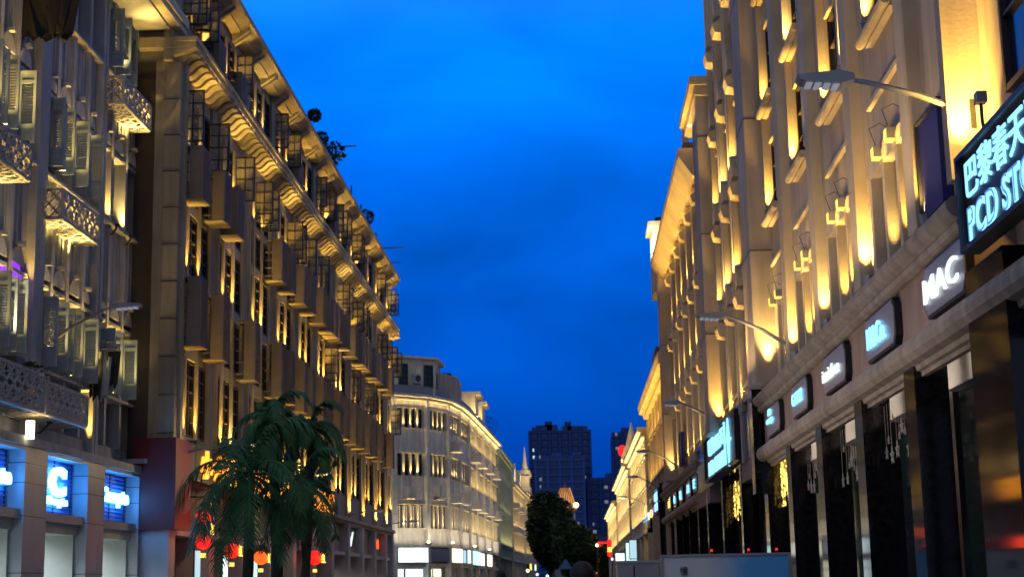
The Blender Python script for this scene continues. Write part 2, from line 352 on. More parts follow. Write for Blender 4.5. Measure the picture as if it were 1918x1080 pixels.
# ================================================================== LEFT 2 : long building with the wavy cornice
def left_long():
    fr = FL2; b0 = thing('apartment_building', 'long grey-brown building with a wavy ribbed golden cornice, lit window strips and hung cages', 'building', fr.P(97, -5, GZ))
    PY = [60, 66.7, 73.4, 80.1, 86.8, 93.5, 100.7, 108, 115.3, 122.5, 129.8]; END = 135.0; Y0 = 59.55
    w = MB(fr)
    w.box(Y0, END, -9, -.35, 3.9, 27.6, 'stone_l2')
    w.box(Y0, Y0+.75, -.35, .30, 6.3, 22.7, 'stone_l2')                # corner pilaster
    w.box(Y0-.02, Y0+.25, -.72, -.35, 6.3, 22.7, 'stone_l2'); w.box(Y0-.05, Y0+.2, -1.5, -.72, 3.9, 22.7, 'dark_brown')
    w.box(60.02, 60.32, .30, .44, 6.3, 22.7, 'trim_l2')
    for k, p in enumerate(PY):
        n = PY[k+1] if k < 10 else END + .9
        if k: w.box(p-.9, p+.28, -.35, .16, 6.3, 22.7, 'stone_l2'); w.box(p-.02, p+.28, .16, .30, 6.3, 22.7, 'trim_l2')
        e = n - .9
        for z0, z1, d in ((6.3, 7.75, .05), (10.95, 11.55, .05), (13.95, 14.4, .08), (17.05, 17.5, .05), (19.25, 19.6, .05), (22.05, 22.7, .03)):
            w.box(p+.28, e, -.35, d, z0, z1, 'stone_l2')
        for q in (2.0, 4.0):
            if p+q < e: w.box(p+q-.16, p+q+.16, -.35, .12, 7.75, 22.05, 'trim_l2')
        # fifth floor between the cornices
        w.box(p-.7, p+.25, -.35, .15, 24.2, 27.5, 'stone_l2')
        w.box(p+.25, n-.7, -.35, .02, 24.2, 24.95, 'stone_l2'); w.box(p+.25, n-.7, -.35, .02, 27.05, 27.5, 'stone_l2')
        for q in (2.0, 4.0): w.box(p+q-.14, p+q+.14, -.35, .10, 24.95, 27.05, 'trim_l2')
    # horizontal joints of the corner pilaster
    for j in range(10): w.box(Y0-.03, Y0+.77, -.34, .305, 7.6+j*1.5, 7.63+j*1.5, 'frame_dark')
    w.box(Y0, END, -.35, .35, 6.05, 6.3, 'trim_l2'); w.box(Y0, END, -.35, .18, 5.85, 6.05, 'stone_l2')
    # ground floor piers and sign beam
    for p in PY + [END-.5]: w.box(p-.55, p+.45, -1.2, .22, GZ, 5.85, 'tile_l1')
    w.box(Y0, END, -1.0, .02, 3.75, 4.0, 'tile_l1')
    w.box(Y0, END, -5.2, -5.0, GZ, 3.9, 'warm_room')
    w.build('wall', b0)
    gl = MB(fr)
    for k in range(7, 11): gl.box(PY[k]-.1+.6, (PY[k+1] if k < 10 else END)-.6, -.6, -.5, 4.0, 5.85, 'blue_tint')
    gl.build('shop_fascia', b0)
    # wavy cornice
    c = MB(fr); z0, z1, D = 22.85, 23.15, .92
    c.box(Y0-.3, END-2, -.35, 0.0, 22.7, 24.2, 'trim_l2'); c.prism([(Y0-.3, 0, z0+.02), (Y0-.3, D-.05, z1), (Y0-.3, D-.05, z1+.1), (Y0-.3, 0, z1+.1)], (END-1.7-Y0, 0, 0), 'trim_l2')
    c.box(Y0-.45, END-2, 0, D+.14, z1+.28, z1+.45, 'trim_l2'); c.box(Y0-.35, END-2, 0, D+.06, z1+.02, z1+.28, 'trim_l2')
    c.box(Y0-.45, Y0, -1.4, 0, z1+.02, z1+.45, 'trim_l2')
    def ogee(s, wd):
        top = []; n = 12
        for i in range(n+1):
            t = i/n; d = t*(D+.02); z = z0 + (z1-z0)*t - .11*math.sin(2*math.pi*t) - .18
            top.append((s, d, z))
        c.prism(top+[(s, D, z1+.05), (s, 0, z0+.05)], (wd, 0, 0), 'trim_l2')
    k = 0; s = Y0 + .1
    while s < END-2.6: ogee(s, .50); s += .82
    # rounded far end of both cornices
    for (zc, dd, hh, zz) in ((0, D+.14, .45, z1), (1, 1.15, .28, 28.02)):
        n = 8; rad = 2.2
        for i in range(n):
            a0, a1 = math.pi/2*i/n, math.pi/2*(i+1)/n
            P = lambda a, rr: (END-2.2+math.sin(a)*rr, -rad+math.cos(a)*rr, zz)
            c.prism([P(a0, 0), P(a0, rad+dd), P(a1, rad+dd)], (0, 0, hh), 'trim_l2')
            c.prism([(x, y, z-1.15 if zc == 0 else z-.4) for x, y, z in (P(a0, 0), P(a0, rad+.05), P(a1, rad+.05))], (0, 0, 1.15 if zc == 0 else .4), 'stone_l2')
        for i in range(6 if zc == 0 else 0):
            a = math.pi/2*(i+.5)/6; q0 = (END-2.2+math.sin(a)*rad, -rad+math.cos(a)*rad)
            q1 = (END-2.2+math.sin(a)*(rad+dd), -rad+math.cos(a)*(rad+dd)); tx, ty = math.cos(a)*.3, -math.sin(a)*.3
            c.prism([(q0[0]-tx, q0[1]-ty, z0-.1), (q0[0]+tx, q0[1]+ty, z0-.1), (q1[0]+tx, q1[1]+ty, z1-.25), (q1[0]-tx, q1[1]-ty, z1-.25)], (0, 0, .3), 'trim_l2')
    c.build('wavy_cornice', b0)
    # eave
    e = MB(fr); e.box(Y0, END-2.2, -2, .55, 27.6, 27.78, 'trim_l2'); e.box(Y0, END-2.2, -2, 1.05, 27.95, 28.25, 'trim_l2')
    e.prism([(Y0, .4, 27.6), (Y0, 1.0, 27.97), (Y0, .4, 27.97)], (END-2.2-Y0, 0, 0), 'trim_l2')
    for k, p in enumerate(PY):
        for q in (-.5, .1, 3.0, 3.5): e.prism([(p+q, .1, 27.2), (p+q, .85, 27.7), (p+q, .85, 27.94), (p+q, .1, 27.6)], (.28, 0, 0), 'trim_l2')
    e.build('eave', b0)
    # rooftop parapet bits, pipes
    r = MB(fr)
    for a, bq, h in ((62, 68.5, .7), (75.5, 82.5, .55), (86.5, 90, .5)): r.box(a, bq, -1.2, .5, 28.25, 28.25+h, 'roof_dark')
    r.box(Y0, END-3, -9, -1.2, 28.25, 28.4, 'roof_dark')
    for a in (97.5, 98.7): r.tube([(a, .6, 28.25), (a, .6, 30.3)], .06, 'metal_dark', 6)
    r.tube([(97.5, .6, 30.3), (98.7, .6, 30.3), (98.7, 2.0, 30.3)], .05, 'metal_dark', 6)
    for a, h in ((107, 1.6), (112, 1.4), (116, 1.8), (121, 1.3)): r.tube([(a, .5, 28.2), (a, .5, 28.2+h)], .06, 'metal_dark', 6)
    r.tube([(124, .4, 28.9), (124, 2.4, 28.9)], .05, 'metal_dark', 6); r.tube([(129, .4, 28.7), (129, 1.6, 28.7)], .05, 'metal_dark', 6)
    r.build('roof', b0)
    # windows, cages, casements
    rows = ((7.8, 3.1, 5), (11.6, 2.3, 4), (14.45, 2.55, 5), (17.55, 1.65, 3), (19.65, 2.35, 4), (24.98, 2.05, 4))
    rnd = random.Random(3); nwin = 0
    for k, p in enumerate(PY):
        n = (PY[k+1] if k < 10 else END+.9) - .9
        slots = [(p+.28, p+1.84), (p+2.16, p+3.84), (p+4.16, n)]
        for ri_, (z, h, rw) in enumerate(rows):
            if ri_ == 5: slots = [(p+.28, p+1.85), (p+2.15, p+3.85), (p+4.15, n+.2)]
            # three sashes between two mullions make one window of the bay
            wd = slots[2][1]-slots[0][0]; key = round(wd, 2)
            gm = 'glass' if ri_ not in (1, 3) else 'glass_pale'
            def fn():
                q = MB(fr, True); base = (slots[0][0]+slots[2][1])/2
                for a, b in slots:
                    a -= base; b -= base; m_ = 'frame_dark'
                    q.box(a, b, -.06, -.02, 0, h, gm)
                    for x in (a, b-.08): q.box(x, x+.08, -.02, .08, 0, h, m_)
                    for zz in (0, h-.08): q.box(a+.08, b-.08, -.02, .075, zz, zz+.08, m_)
                    q.box((a+b)/2-.03, (a+b)/2+.03, -.02, .05, .08, h-.08, m_)
                    for j in range(1, rw): q.box(a+.08, b-.08, -.02, .045, h*j/rw-.025, h*j/rw+.025, m_)
                return q.mesh('window')
            me = cached(('l2w', key, ri_), fn)
            put('window', me, fr, (slots[0][0]+slots[2][1])/2, -.06, z, b0); nwin += 1
        slots0 = (p+.28, n)
        # cages
        if k < 10:
            for q in (.25, 4.25):
                if not (k == 1 and q > 4) and not (k == 2 and q < 1): put('air_conditioner_cage', cage_mesh(fr, 1.45, .88, 2.1), fr, p+q, .2, 17.2, b0)
            if k < 9 and k not in (1, 2): put('air_conditioner_cage', cage_mesh(fr, 1.3, .88, 2.7), fr, p+.3, .2, 11.2, b0)
            put('air_conditioner_cage', cage_mesh(fr, 1.3, .88, 2.7), fr, p+4.4, .2, 11.2, b0)
            if k in (5, 7, 8): put('air_conditioner_cage', cage_mesh(fr, 1.3, .88, 2.1), fr, p+2.3, .2, 17.2, b0)
        if k in (0, 1, 3, 5, 7): put('air_conditioner_cage', cage_mesh(fr, 1.3, .62, 1.1), fr, p+(4.4 if k != 1 else 2.3), .12, 24.3, b0)
        # open casements
        for q in (.45, 1.9, 2.25, 3.9, 4.3, 5.5):
            if rnd.random() < (.36 if k else .2) : put('casement', casement_mesh(fr, .95, 2.2), fr, p+q, .05, 19.65, b0)
        for q in (.4, 1.75, 2.3, 3.8, 4.35):
            if rnd.random() < .36: put('casement', casement_mesh(fr, .8, 1.95), fr, p+q, .05, 25.0, b0)
        if k >= 5:
            for q in (.5, 2.3, 4.3):
                if rnd.random() < .35: put('casement', casement_mesh(fr, .95, 2.2), fr, p+q, .05, 14.5, b0)
    put('casement', casement_mesh(fr, .95, 2.2), fr, 60.75, .05, 19.65, b0); put('casement', casement_mesh(fr, .8, 1.95), fr, 61.6, .05, 25.0, b0)
    # uplights
    for k, p in enumerate(PY):
        far = k > 6
        spot(fr.P(p-.16, .34 if k else .46, 6.45), fr.V(.04, -.01, 1), 1700, b0, ang=52)
        spot(fr.P(p+3, 1.1, 22.0), fr.V(0, -.1, 1), 70, b0, ang=150)
        for q in (2.0, 4.0):
            if p+q < END:
                spot(fr.P(p+q-.27, .20, 7.8), fr.V(.03, .0, 1), 1300, b0, ang=52); spot(fr.P(p+q+.4, .5, 8.2), fr.V(0, .12, 1), 90, b0, ang=110)
                spot(fr.P(p+q-.27, .20, 14.45), fr.V(.03, .0, 1), 1200, b0, ang=52); spot(fr.P(p+q+.4, .5, 14.8), fr.V(0, .12, 1), 90, b0, ang=110)
                spot(fr.P(p+q-.30, .16, 19.70), fr.V(.03, .07, 1), 420, b0, ang=70)
                spot(fr.P(p+q-.30, .16, 25.02), fr.V(.03, .12, 1), 330, b0, ang=84)
    return b0
left_long()

# ================================================================== LEFT 1 : near building with shutters
def left_near():
    fr = FL1; b0 = thing('shuttered_building', 'near grey-blue building with open louvred shutters and white perforated balconies over blue shop signs', 'building', fr.P(48, -5, GZ))
    w = MB(fr); A, B = 30.0, 61.0
    w.box(A, B, -9, -.45, 6.2, 25.2, 'grey_l1')
    w.box(A, B-.2, -.45, .05, 11.9, 15.15, 'grey_l1'); w.box(A, B-.2, -.45, .05, 18.2, 20.9, 'grey_l1'); w.box(A, B-.2, -.45, .05, 6.2, 6.9, 'grey_l1'); w.box(A, B-.2, -.45, .05, 23.6, 25.2, 'grey_l1')
    for a, b in ((33.6, 34.4), (40.6, 41.4), (47.8, 48.75), (60.25, 61.0)): w.box(a, b, -.45, .34, 6.2, 25.2, 'trim_l1')
    for a in (54.45, 54.85): w.box(a, a+.26, -.45, .30, 6.2, 25.2, 'trim_l1')
    BY = [(34.4, [36.5, 38.6], 40.6), (41.4, [43.2, 44.6, 46.1], 47.8), (48.75, [50.0, 51.6, 53.3], 54.45), (55.15, [56.3, 58.2, 60.0], 60.25)]
    for a, ms, b in BY:
        for m_ in ms:
            w.box(m_-.13, m_+.13, -.45, .18, 6.9, 25.2, 'trim_l1')
        for z in (8.62, 15.15, 20.9): w.box(a, b, -.45, .32, z, z+.10, 'trim_l1')
        for z in (11.45, 18.0): w.box(a, b, -.45, .14, z, z+.12, 'trim_l1')
        # spandrel ribs and round medallions with small brackets
        cs = [a+.2] + ms + [b-.2]
        for c0, c1 in zip(cs[:-1], cs[1:]):
            if c1-c0 < .7: continue
            cc = (c0+c1)/2
            for zb in (11.75, 18.25):
                n = 14; rad = min(.55, (c1-c0)*.42)
                w.prism([(cc+math.cos(math.pi*i/n)*rad, .05, zb+math.sin(math.pi*i/n)*rad) for i in range(n+1)], (0, .10, 0), 'trim_l1')
                w.box(cc-.12, cc+.12, .05, .32, zb+rad+.02, zb+rad+.14, 'trim_l1')
            for q in (.25, .5, .75):
                x = c0+(c1-c0)*q
                w.box(x-.03, x+.03, .05, .09, 12.5, 15.1, 'trim_l1'); w.box(x-.03, x+.03, .05, .09, 19.0, 20.85, 'trim_l1')
    w.box(A, B+.1, -.5, .5, 24.75, 25.2, 'trim_l1')
    for k in range(16): w.box(A+k*1.9+.3, A+k*1.9+.7, 0, .62, 24.3, 24.75, 'trim_l1')
    w.box(A, B+.1, -1, 1.15, 25.2, 25.55, 'trim_l1')
    w.build('wall', b0)
    # projecting eave piece at far end
    e = MB(fr); e.box(53.5, 60.3, .0, 1.9, 24.05, 24.3, 'cream_l3'); e.box(53.5, 60.3, 1.75, 2.0, 24.3, 24.7, 'cream_l3'); e.box(53.7, 60.1, .1, 1.5, 23.96, 24.05, 'trim_l1'); e.build('eave', b0)
    # shop storey
    g = MB(fr)
    g.box(A, 61.2, -.6, .78, 6.02, 6.3, 'trim_l1'); g.box(A, 61.1, -.6, .70, 5.9, 6.02, 'tile_l1')
    for a, b in ((34, 36), (40.4, 42.4), (46.6, 48.65), (52.8, 54.75), (59.15, 60.9)):
        g.box(a, b, -.5, .72, GZ, 5.9, 'tile_l1')
        for z in (.6, 2.2, 3.9, 4.9, 5.5): g.box(a-.01, b+.01, -.49, .728, z, z+.025, 'black')
    for a, b in ((36, 40.4), (42.4, 46.6), (48.65, 52.8), (54.75, 59.15)):
        g.box(a, b, -.5, .62, 3.85, 4.12, 'tile_l1')
        g.box(a, b, -.5, .40, 3.5, 3.85, 'white_room')
    g.box(59.4, 61.4, .72, 1.0, 6.2, 6.42, 'trim_l1'); g.box(59.1, 61.2, -.4, 1.0, 6.42, 6.6, 'trim_l1')
    g.build('arcade', b0)
    q = MB(fr)
    for a, b in ((36, 40.4), (42.4, 46.6), (48.65, 52.8), (54.75, 59.15)):
        q.box(a, b, -4.2, -4.0, GZ, 3.9, 'white_room'); q.box(a+.02, a+.1, -4, .3, GZ, 3.9, 'white_room'); q.box(b-.1, b-.02, -4, .3, GZ, 3.9, 'white_room')
        q.box(a, b, -4, .3, 3.86, 3.92, 'white_room')
        q.box(a+.3, b-.3, -3.99, -3.93, 1.6, 1.63, 'black')
    q.build('shop_room', b0)
    for a in (38.2, 44.5, 50.7, 56.9): strip(fr.P(a, -1.9, 3.82), (0, 0, -1), (0, 1, 0), 2.5, 160, b0, (.85, .95, 1.0), 1.0)
    # windows
    for a, ms, b in BY:
        cs = [a] + ms + [b]
        for z, h in ((6.95, 1.6), (8.75, 2.65), (15.3, 2.65), (21.05, 2.5)):
            for c0, c1 in zip(cs[:-1], cs[1:]):
                w_ = round(c1-c0-.3, 2)
                if w_ < .4: continue
                put('window', window_mesh(fr, w_, h, 2, 4 if h > 2 else 2, 'frame_grey', 'glass_pale'), fr, (c0+c1)/2, -.30, z, b0)
    # shutters (opened square to the wall)
    rw = [(8.80, 2.3), (15.5, 2.35), (21.15, 2.3)]
    for bi, (a, ms, b) in enumerate(BY):
        for ri_, (z, h) in enumerate(rw):
            if bi == 3 and ri_ == 1: continue
            if bi == 0 and ri_ != 1: continue
            if bi == 2 and ri_ == 2: continue
            for j, m_ in enumerate([a+.15] + ms):
                if bi == 3 and ri_ == 2 and j in (2,): continue
                put('shutter', shutter_mesh(fr, .56, h), fr, m_+.22, .16, z, b0)
                if j < len(ms) and (bi+ri_+j) % 3 == 0: put('shutter', shutter_mesh(fr, .42, h), fr, (ms+[b])[j]-.3, .16, z, b0)
    # lights
    for bi, (a, ms, b) in enumerate(BY[1:]):
        for j, m_ in enumerate(ms):
            if m_ > 60.1: continue
            spot(fr.P(m_-.12, .42, 10.75), fr.V(0, -.25, 1), 60, b0, ang=95)
            spot(fr.P(m_-.22, .52, 8.74), fr.V(-.02, -.02, 1), 480, b0, ang=70); spot(fr.P(m_+.5, .42, 8.78), fr.V(-.12, .0, 1), 200, b0, ang=90)
            if bi < 2: spot(fr.P(m_-.22, .52, 15.32), fr.V(-.02, -.02, 1), 480, b0, ang=70); spot(fr.P(m_+.5, .42, 15.34), fr.V(-.12, .0, 1), 200, b0, ang=90); spot(fr.P(m_-.1, .4, 17.4), fr.V(0, -.2, 1), 50, b0, ang=95)
            else: spot(fr.P(m_-.28, .12, 15.3), fr.V(.04, .0, 1), 900, b0, ang=52); spot(fr.P(m_, .5, 21.1), fr.V(0, -.05, 1), 260, b0, ang=60); spot(fr.P(m_-.05, .4, 17.6), fr.V(0, -.2, 1), 30, b0, ang=95)
    spot(fr.P(45.6, .6, 15.4), fr.V(.05, -.05, 1), 1100, b0, ang=60); spot(fr.P(45.4, .6, 8.9), fr.V(.05, -.05, 1), 1000, b0, ang=70, col=(1, .75, .3))
    spot(fr.P(60.08, .26, 6.6), fr.V(.02, 0, 1), 2400, b0, ang=34); spot(fr.P(54.30, .2, 6.7), fr.V(.02, 0, 1), 900, b0, ang=40)
    spot(fr.P(47.62, .25, 11.0), fr.V(.02, 0, 1), 500, b0, ang=40)
    # small bracket lamps at the foot of the lit strips
    for s, d, z in ((56.25, .45, 15.2), (58.15, .45, 15.2), (45.5, .75, 15.3), (48.6, .75, 7.0)):
        fx = MB(fr)
        fx.tube([(s, 0, z-.35), (s, d*.6, z-.4), (s, d, z-.1)], .035, 'metal_dark', 6); fx.tube([(s, d, z-.12), (s, d, z)], .10, 'metal_dark', 8); fx.build('bracket_lamp', b0)
    # wall lamp capsule near the far corner and one under the lowest balcony
    cp = MB(fr); cp.tube([(60.9, .7, 6.75), (60.9, .7, 8.0)], [.16, .16], 'em_lamp', 10); cp.ball((60.9, .7, 8.0), .17, 'em_lamp'); cp.box(60.82, 60.98, .3, .6, 7.2, 7.35, 'metal_dark'); cp.build('wall_lamp', b0)
    cp = MB(fr); cp.tube([(46.4, .9, 6.2), (46.4, .9, 6.75)], [.13, .13], 'em_lamp', 10); cp.build('wall_lamp', b0)
    spot(fr.P(46.4, 1.3, 6.1), fr.V(0, .0, 1), 90, b0, ang=120)
    spot(fr.P(57.8, .5, 18.8), fr.V(-.1, .1, 1), 520, b0, ang=130); spot(fr.P(51.5, .45, 12.9), fr.V(-.2, .1, 1), 420, b0, ang=130); spot(fr.P(49.3, .45, 12.9), fr.V(0, .1, 1), 260, b0, ang=130); spot(fr.P(43.8, .5, 13.0), fr.V(.0, .1, 1), 260, b0, ang=130)
    spot(fr.P(57.5, .9, 23.0), fr.V(0, .2, 1), 200, b0, ang=110)
    # purple-lit arched window
    pw = MB(fr); n = 14
    pw.prism([(46.6+math.cos(math.pi*i/n)*.8, -.3, 11.0+math.sin(math.pi*i/n)*.9) for i in range(n+1)], (0, .42, 0), 'em_purple'); pw.build('arched_window', b0)
    # perforated balconies : walls pierced with diamonds
    def balcony(s0, s1, z0, z1, d1=.92):
        b = MB(fr)
        def panel(p0, p1, zz0, zz1, n, rows, flat=None):
            # lattice of crossing bars + rim between p0 and p1 (s,d) ; flat => horizontal panel
            L = ((p1[0]-p0[0])**2+(p1[1]-p0[1])**2)**.5; ux, uy = (p1[0]-p0[0])/L, (p1[1]-p0[1])/L; t = .05
            def P(x, z, off): return (p0[0]+ux*x-uy*off, p0[1]+uy*x+ux*off, z)
            def bar(x0, za, x1, zb_, wd):
                dx, dz = x1-x0, zb_-za; l = (dx*dx+dz*dz)**.5 or 1; nx, nz_ = -dz/l*wd, dx/l*wd
                pts_ = [(x0-nx, za-nz_), (x1-nx, zb_-nz_), (x1+nx, zb_+nz_), (x0+nx, za+nz_)]
                b.prism([P(x, z, -t/2) for x, z in pts_], (-uy*t, ux*t, 0), 'cage_white')
            bar(0, zz0, L, zz0, .05); bar(0, zz1, L, zz1, .05); bar(0, zz0, 0, zz1, .05); bar(L, zz0, L, zz1, .05)
            cw = L/n; rh = (zz1-zz0)/rows
            for i in range(n):
                for j in range(rows):
                    x, z = i*cw, zz0+j*rh
                    bar(x, z, x+cw, z+rh, .034); bar(x, z+rh, x+cw, z, .034)
                    bar(x+cw*.5, z+rh*.18, x+cw*.82, z+rh*.5, .03); bar(x+cw*.18, z+rh*.5, x+cw*.5, z+rh*.82, .03)
        panel((s0, .05), (s0, d1), z0, z1, 2, 2); panel((s1, .05), (s1, d1), z0, z1, 2, 2)
        panel((s0, d1), (s1, d1), z0, z1, int((s1-s0)/.55), 2)
        # floor lattice
        nn = int((s1-s0)/.45)
        for i in range(nn):
            x = s0+(s1-s0)*i/nn; x2 = x+(s1-s0)/nn
            for j in range(2):
                y = .05+(d1-.05)*j/2; y2 = y+(d1-.05)/2; k_ = .03
                b.prism([(x, y, z0-.05), (x+k_*2, y, z0-.05), (x2, y2, z0-.05), (x2-k_*2, y2, z0-.05)], (0, 0, .04), 'cage_white')
                b.prism([(x2, y, z0-.055), (x2-k_*2, y, z0-.055), (x, y2, z0-.055), (x+k_*2, y2, z0-.055)], (0, 0, .04), 'cage_white')
        for y in (.05, d1-.06): b.box(s0, s1, y, y+.06, z0-.07, z0, 'cage_white')
        for x in (s0, (s0+s1)/2, s1-.05): b.box(x, x+.06, .11, d1-.06, z0-.068, z0, 'cage_white')
        return b.build('balcony', b0)
    balcony(54.95, 58.7, 19.55, 20.55); balcony(48.55, 52.5, 13.6, 14.55); balcony(42.5, 46.3, 7.0, 8.1, 1.3); balcony(46.5, 50.6, 7.0, 7.95, 1.3); balcony(40.6, 44.4, 13.75, 14.75, 1.3)
    d = MB(fr); d.box(46.9, 47.9, .2, .75, 8.0, 8.45, 'cage_white'); d.box(45.3, 46.0, .2, .8, 8.1, 8.6, 'metal_dark'); d.build('air_conditioner', b0)
    return b0
left_near()
fr = FL1
pl = thing('potted_plants', 'green leafy pots with pink tub standing on the lowest left balcony', 'potted plant', fr.P(46.6, .7, 7.0))
q = MB(fr); q.tube([(46.6, .7, 7.02), (46.6, .7, 8.25)], [.22, .34], 'terracotta', 12); q.build('pot', pl)
q = MB(fr); rr = random.Random(5)
for i in range(150):
    p = (46.6+rr.uniform(-.7, .9), .7+rr.uniform(-.3, .3), 8.25+rr.uniform(0, .35)); a = rr.uniform(0, 6.28); k = .09
    q.quad([p, (p[0]+math.cos(a)*k, p[1]+math.sin(a)*k, p[2]+.04), (p[0]+math.cos(a)*k*2, p[1]+math.sin(a)*k*2, p[2]), (p[0]+math.cos(a+.6)*k, p[1]+math.sin(a+.6)*k, p[2]-.02)], 'leaf_dark')
q.build('foliage', pl, False)
# laundry
def cloth(name, label, fr, s, d, z0, z1, wd, mats, seed):
    t = thing(name, label, 'laundry', fr.P(s, d, z1)); rr = random.Random(seed)
    p = MB(fr); p.tube([(s, 0, z1+.05), (s, d+.5, z1+.1)], .03, 'metal_dark', 6); p.build('pole', t)
    for i, m_ in enumerate(mats):
        c = MB(fr); n = 6; off = d-.25+i*.3; h = (z1-z0)*rr.uniform(.75, 1)
        L = [(s+.05*math.sin(j*2.1+i), off+wd*(j/n-.5)*(1.1 if j in (0, n) else 1), z1) for j in range(n+1)]
        B_ = [(s+.12*math.sin(j*1.7+i)+.02, off+wd*.8*(j/n-.5), z1-h+.15*math.sin(j*2+i)) for j in range(n+1)]
        c.prism(L+B_[::-1], (.05, 0, 0), m_); c.build('garment', t)
    return t
cloth('laundry', 'black and white clothes hanging on a pole between the left shutters', FL1, 53.95, .75, 8.3, 10.0, .5, ['cloth_dark', 'cloth_white', 'cloth_dark'], 2)
cloth('laundry', 'dark bundle of clothes hanging at the top left corner', F((-17.3, 0, 0), (0, 1, 0), (1, 0, 0)), 46.6, .85, 18.7, 20.6, 1.3, ['cloth_dark', 'cloth_dark', 'cloth_dark'], 4)

# blue glowing shop signs of the near left building
FS1 = F((-17.3, 0, 0), (0, 1, 0), (1, 0, 0))
def blue_sign(a, b, label, kind):
    t = thing('shop_sign', label, 'sign', fr.P((a+b)/2, .3, 4.1), 'blue lit signs over the left shops')
    p = MB(FS1); p.box(a+.05, b-.05, .12, .2, 4.15, 5.88, 'blue_back')
    for j in range(12): p.box(a+.05, b-.05, .2, .235, 4.22+j*.14, 4.25+j*.14, 'blue_back')
    for x in (a+.25, (a+b)/2, b-.3): p.box(x, x+.05, .2, .24, 4.15, 5.88, 'metal_dark')
    p.build('backing_panel', t)
    c = (a+b)/2
    if kind == 'logo':
        text('letter', 'C', FS1, c-.2, .42, 5.18, 1.5, .98, 'em_bluecore', t, .07, .05); text('lettering', 'Compte', FS1, c-.2, .42, 4.52, 1.9, .36, 'em_bluecore', t, .06, .035)
    else: text('lettering', 'Compte', FS1, c+.05, .42, 5.0, 3.3, .68, 'em_bluecore', t, .06, .035)
    for x in (-.9, 0, .9): point(FS1.P(c+x*(1 if kind == 'logo' else 1.2), .46, 5.0), 46, t, (.04, .34, 1.0), .12)
blue_sign(48.65, 52.8, 'blue glowing sign with a big letter C above small script', 'logo')
blue_sign(54.75, 59.15, 'blue glowing script sign nearest the corner pier', 'word')
blue_sign(42.4, 46.6, 'blue glowing script sign cut off by the left edge', 'word')

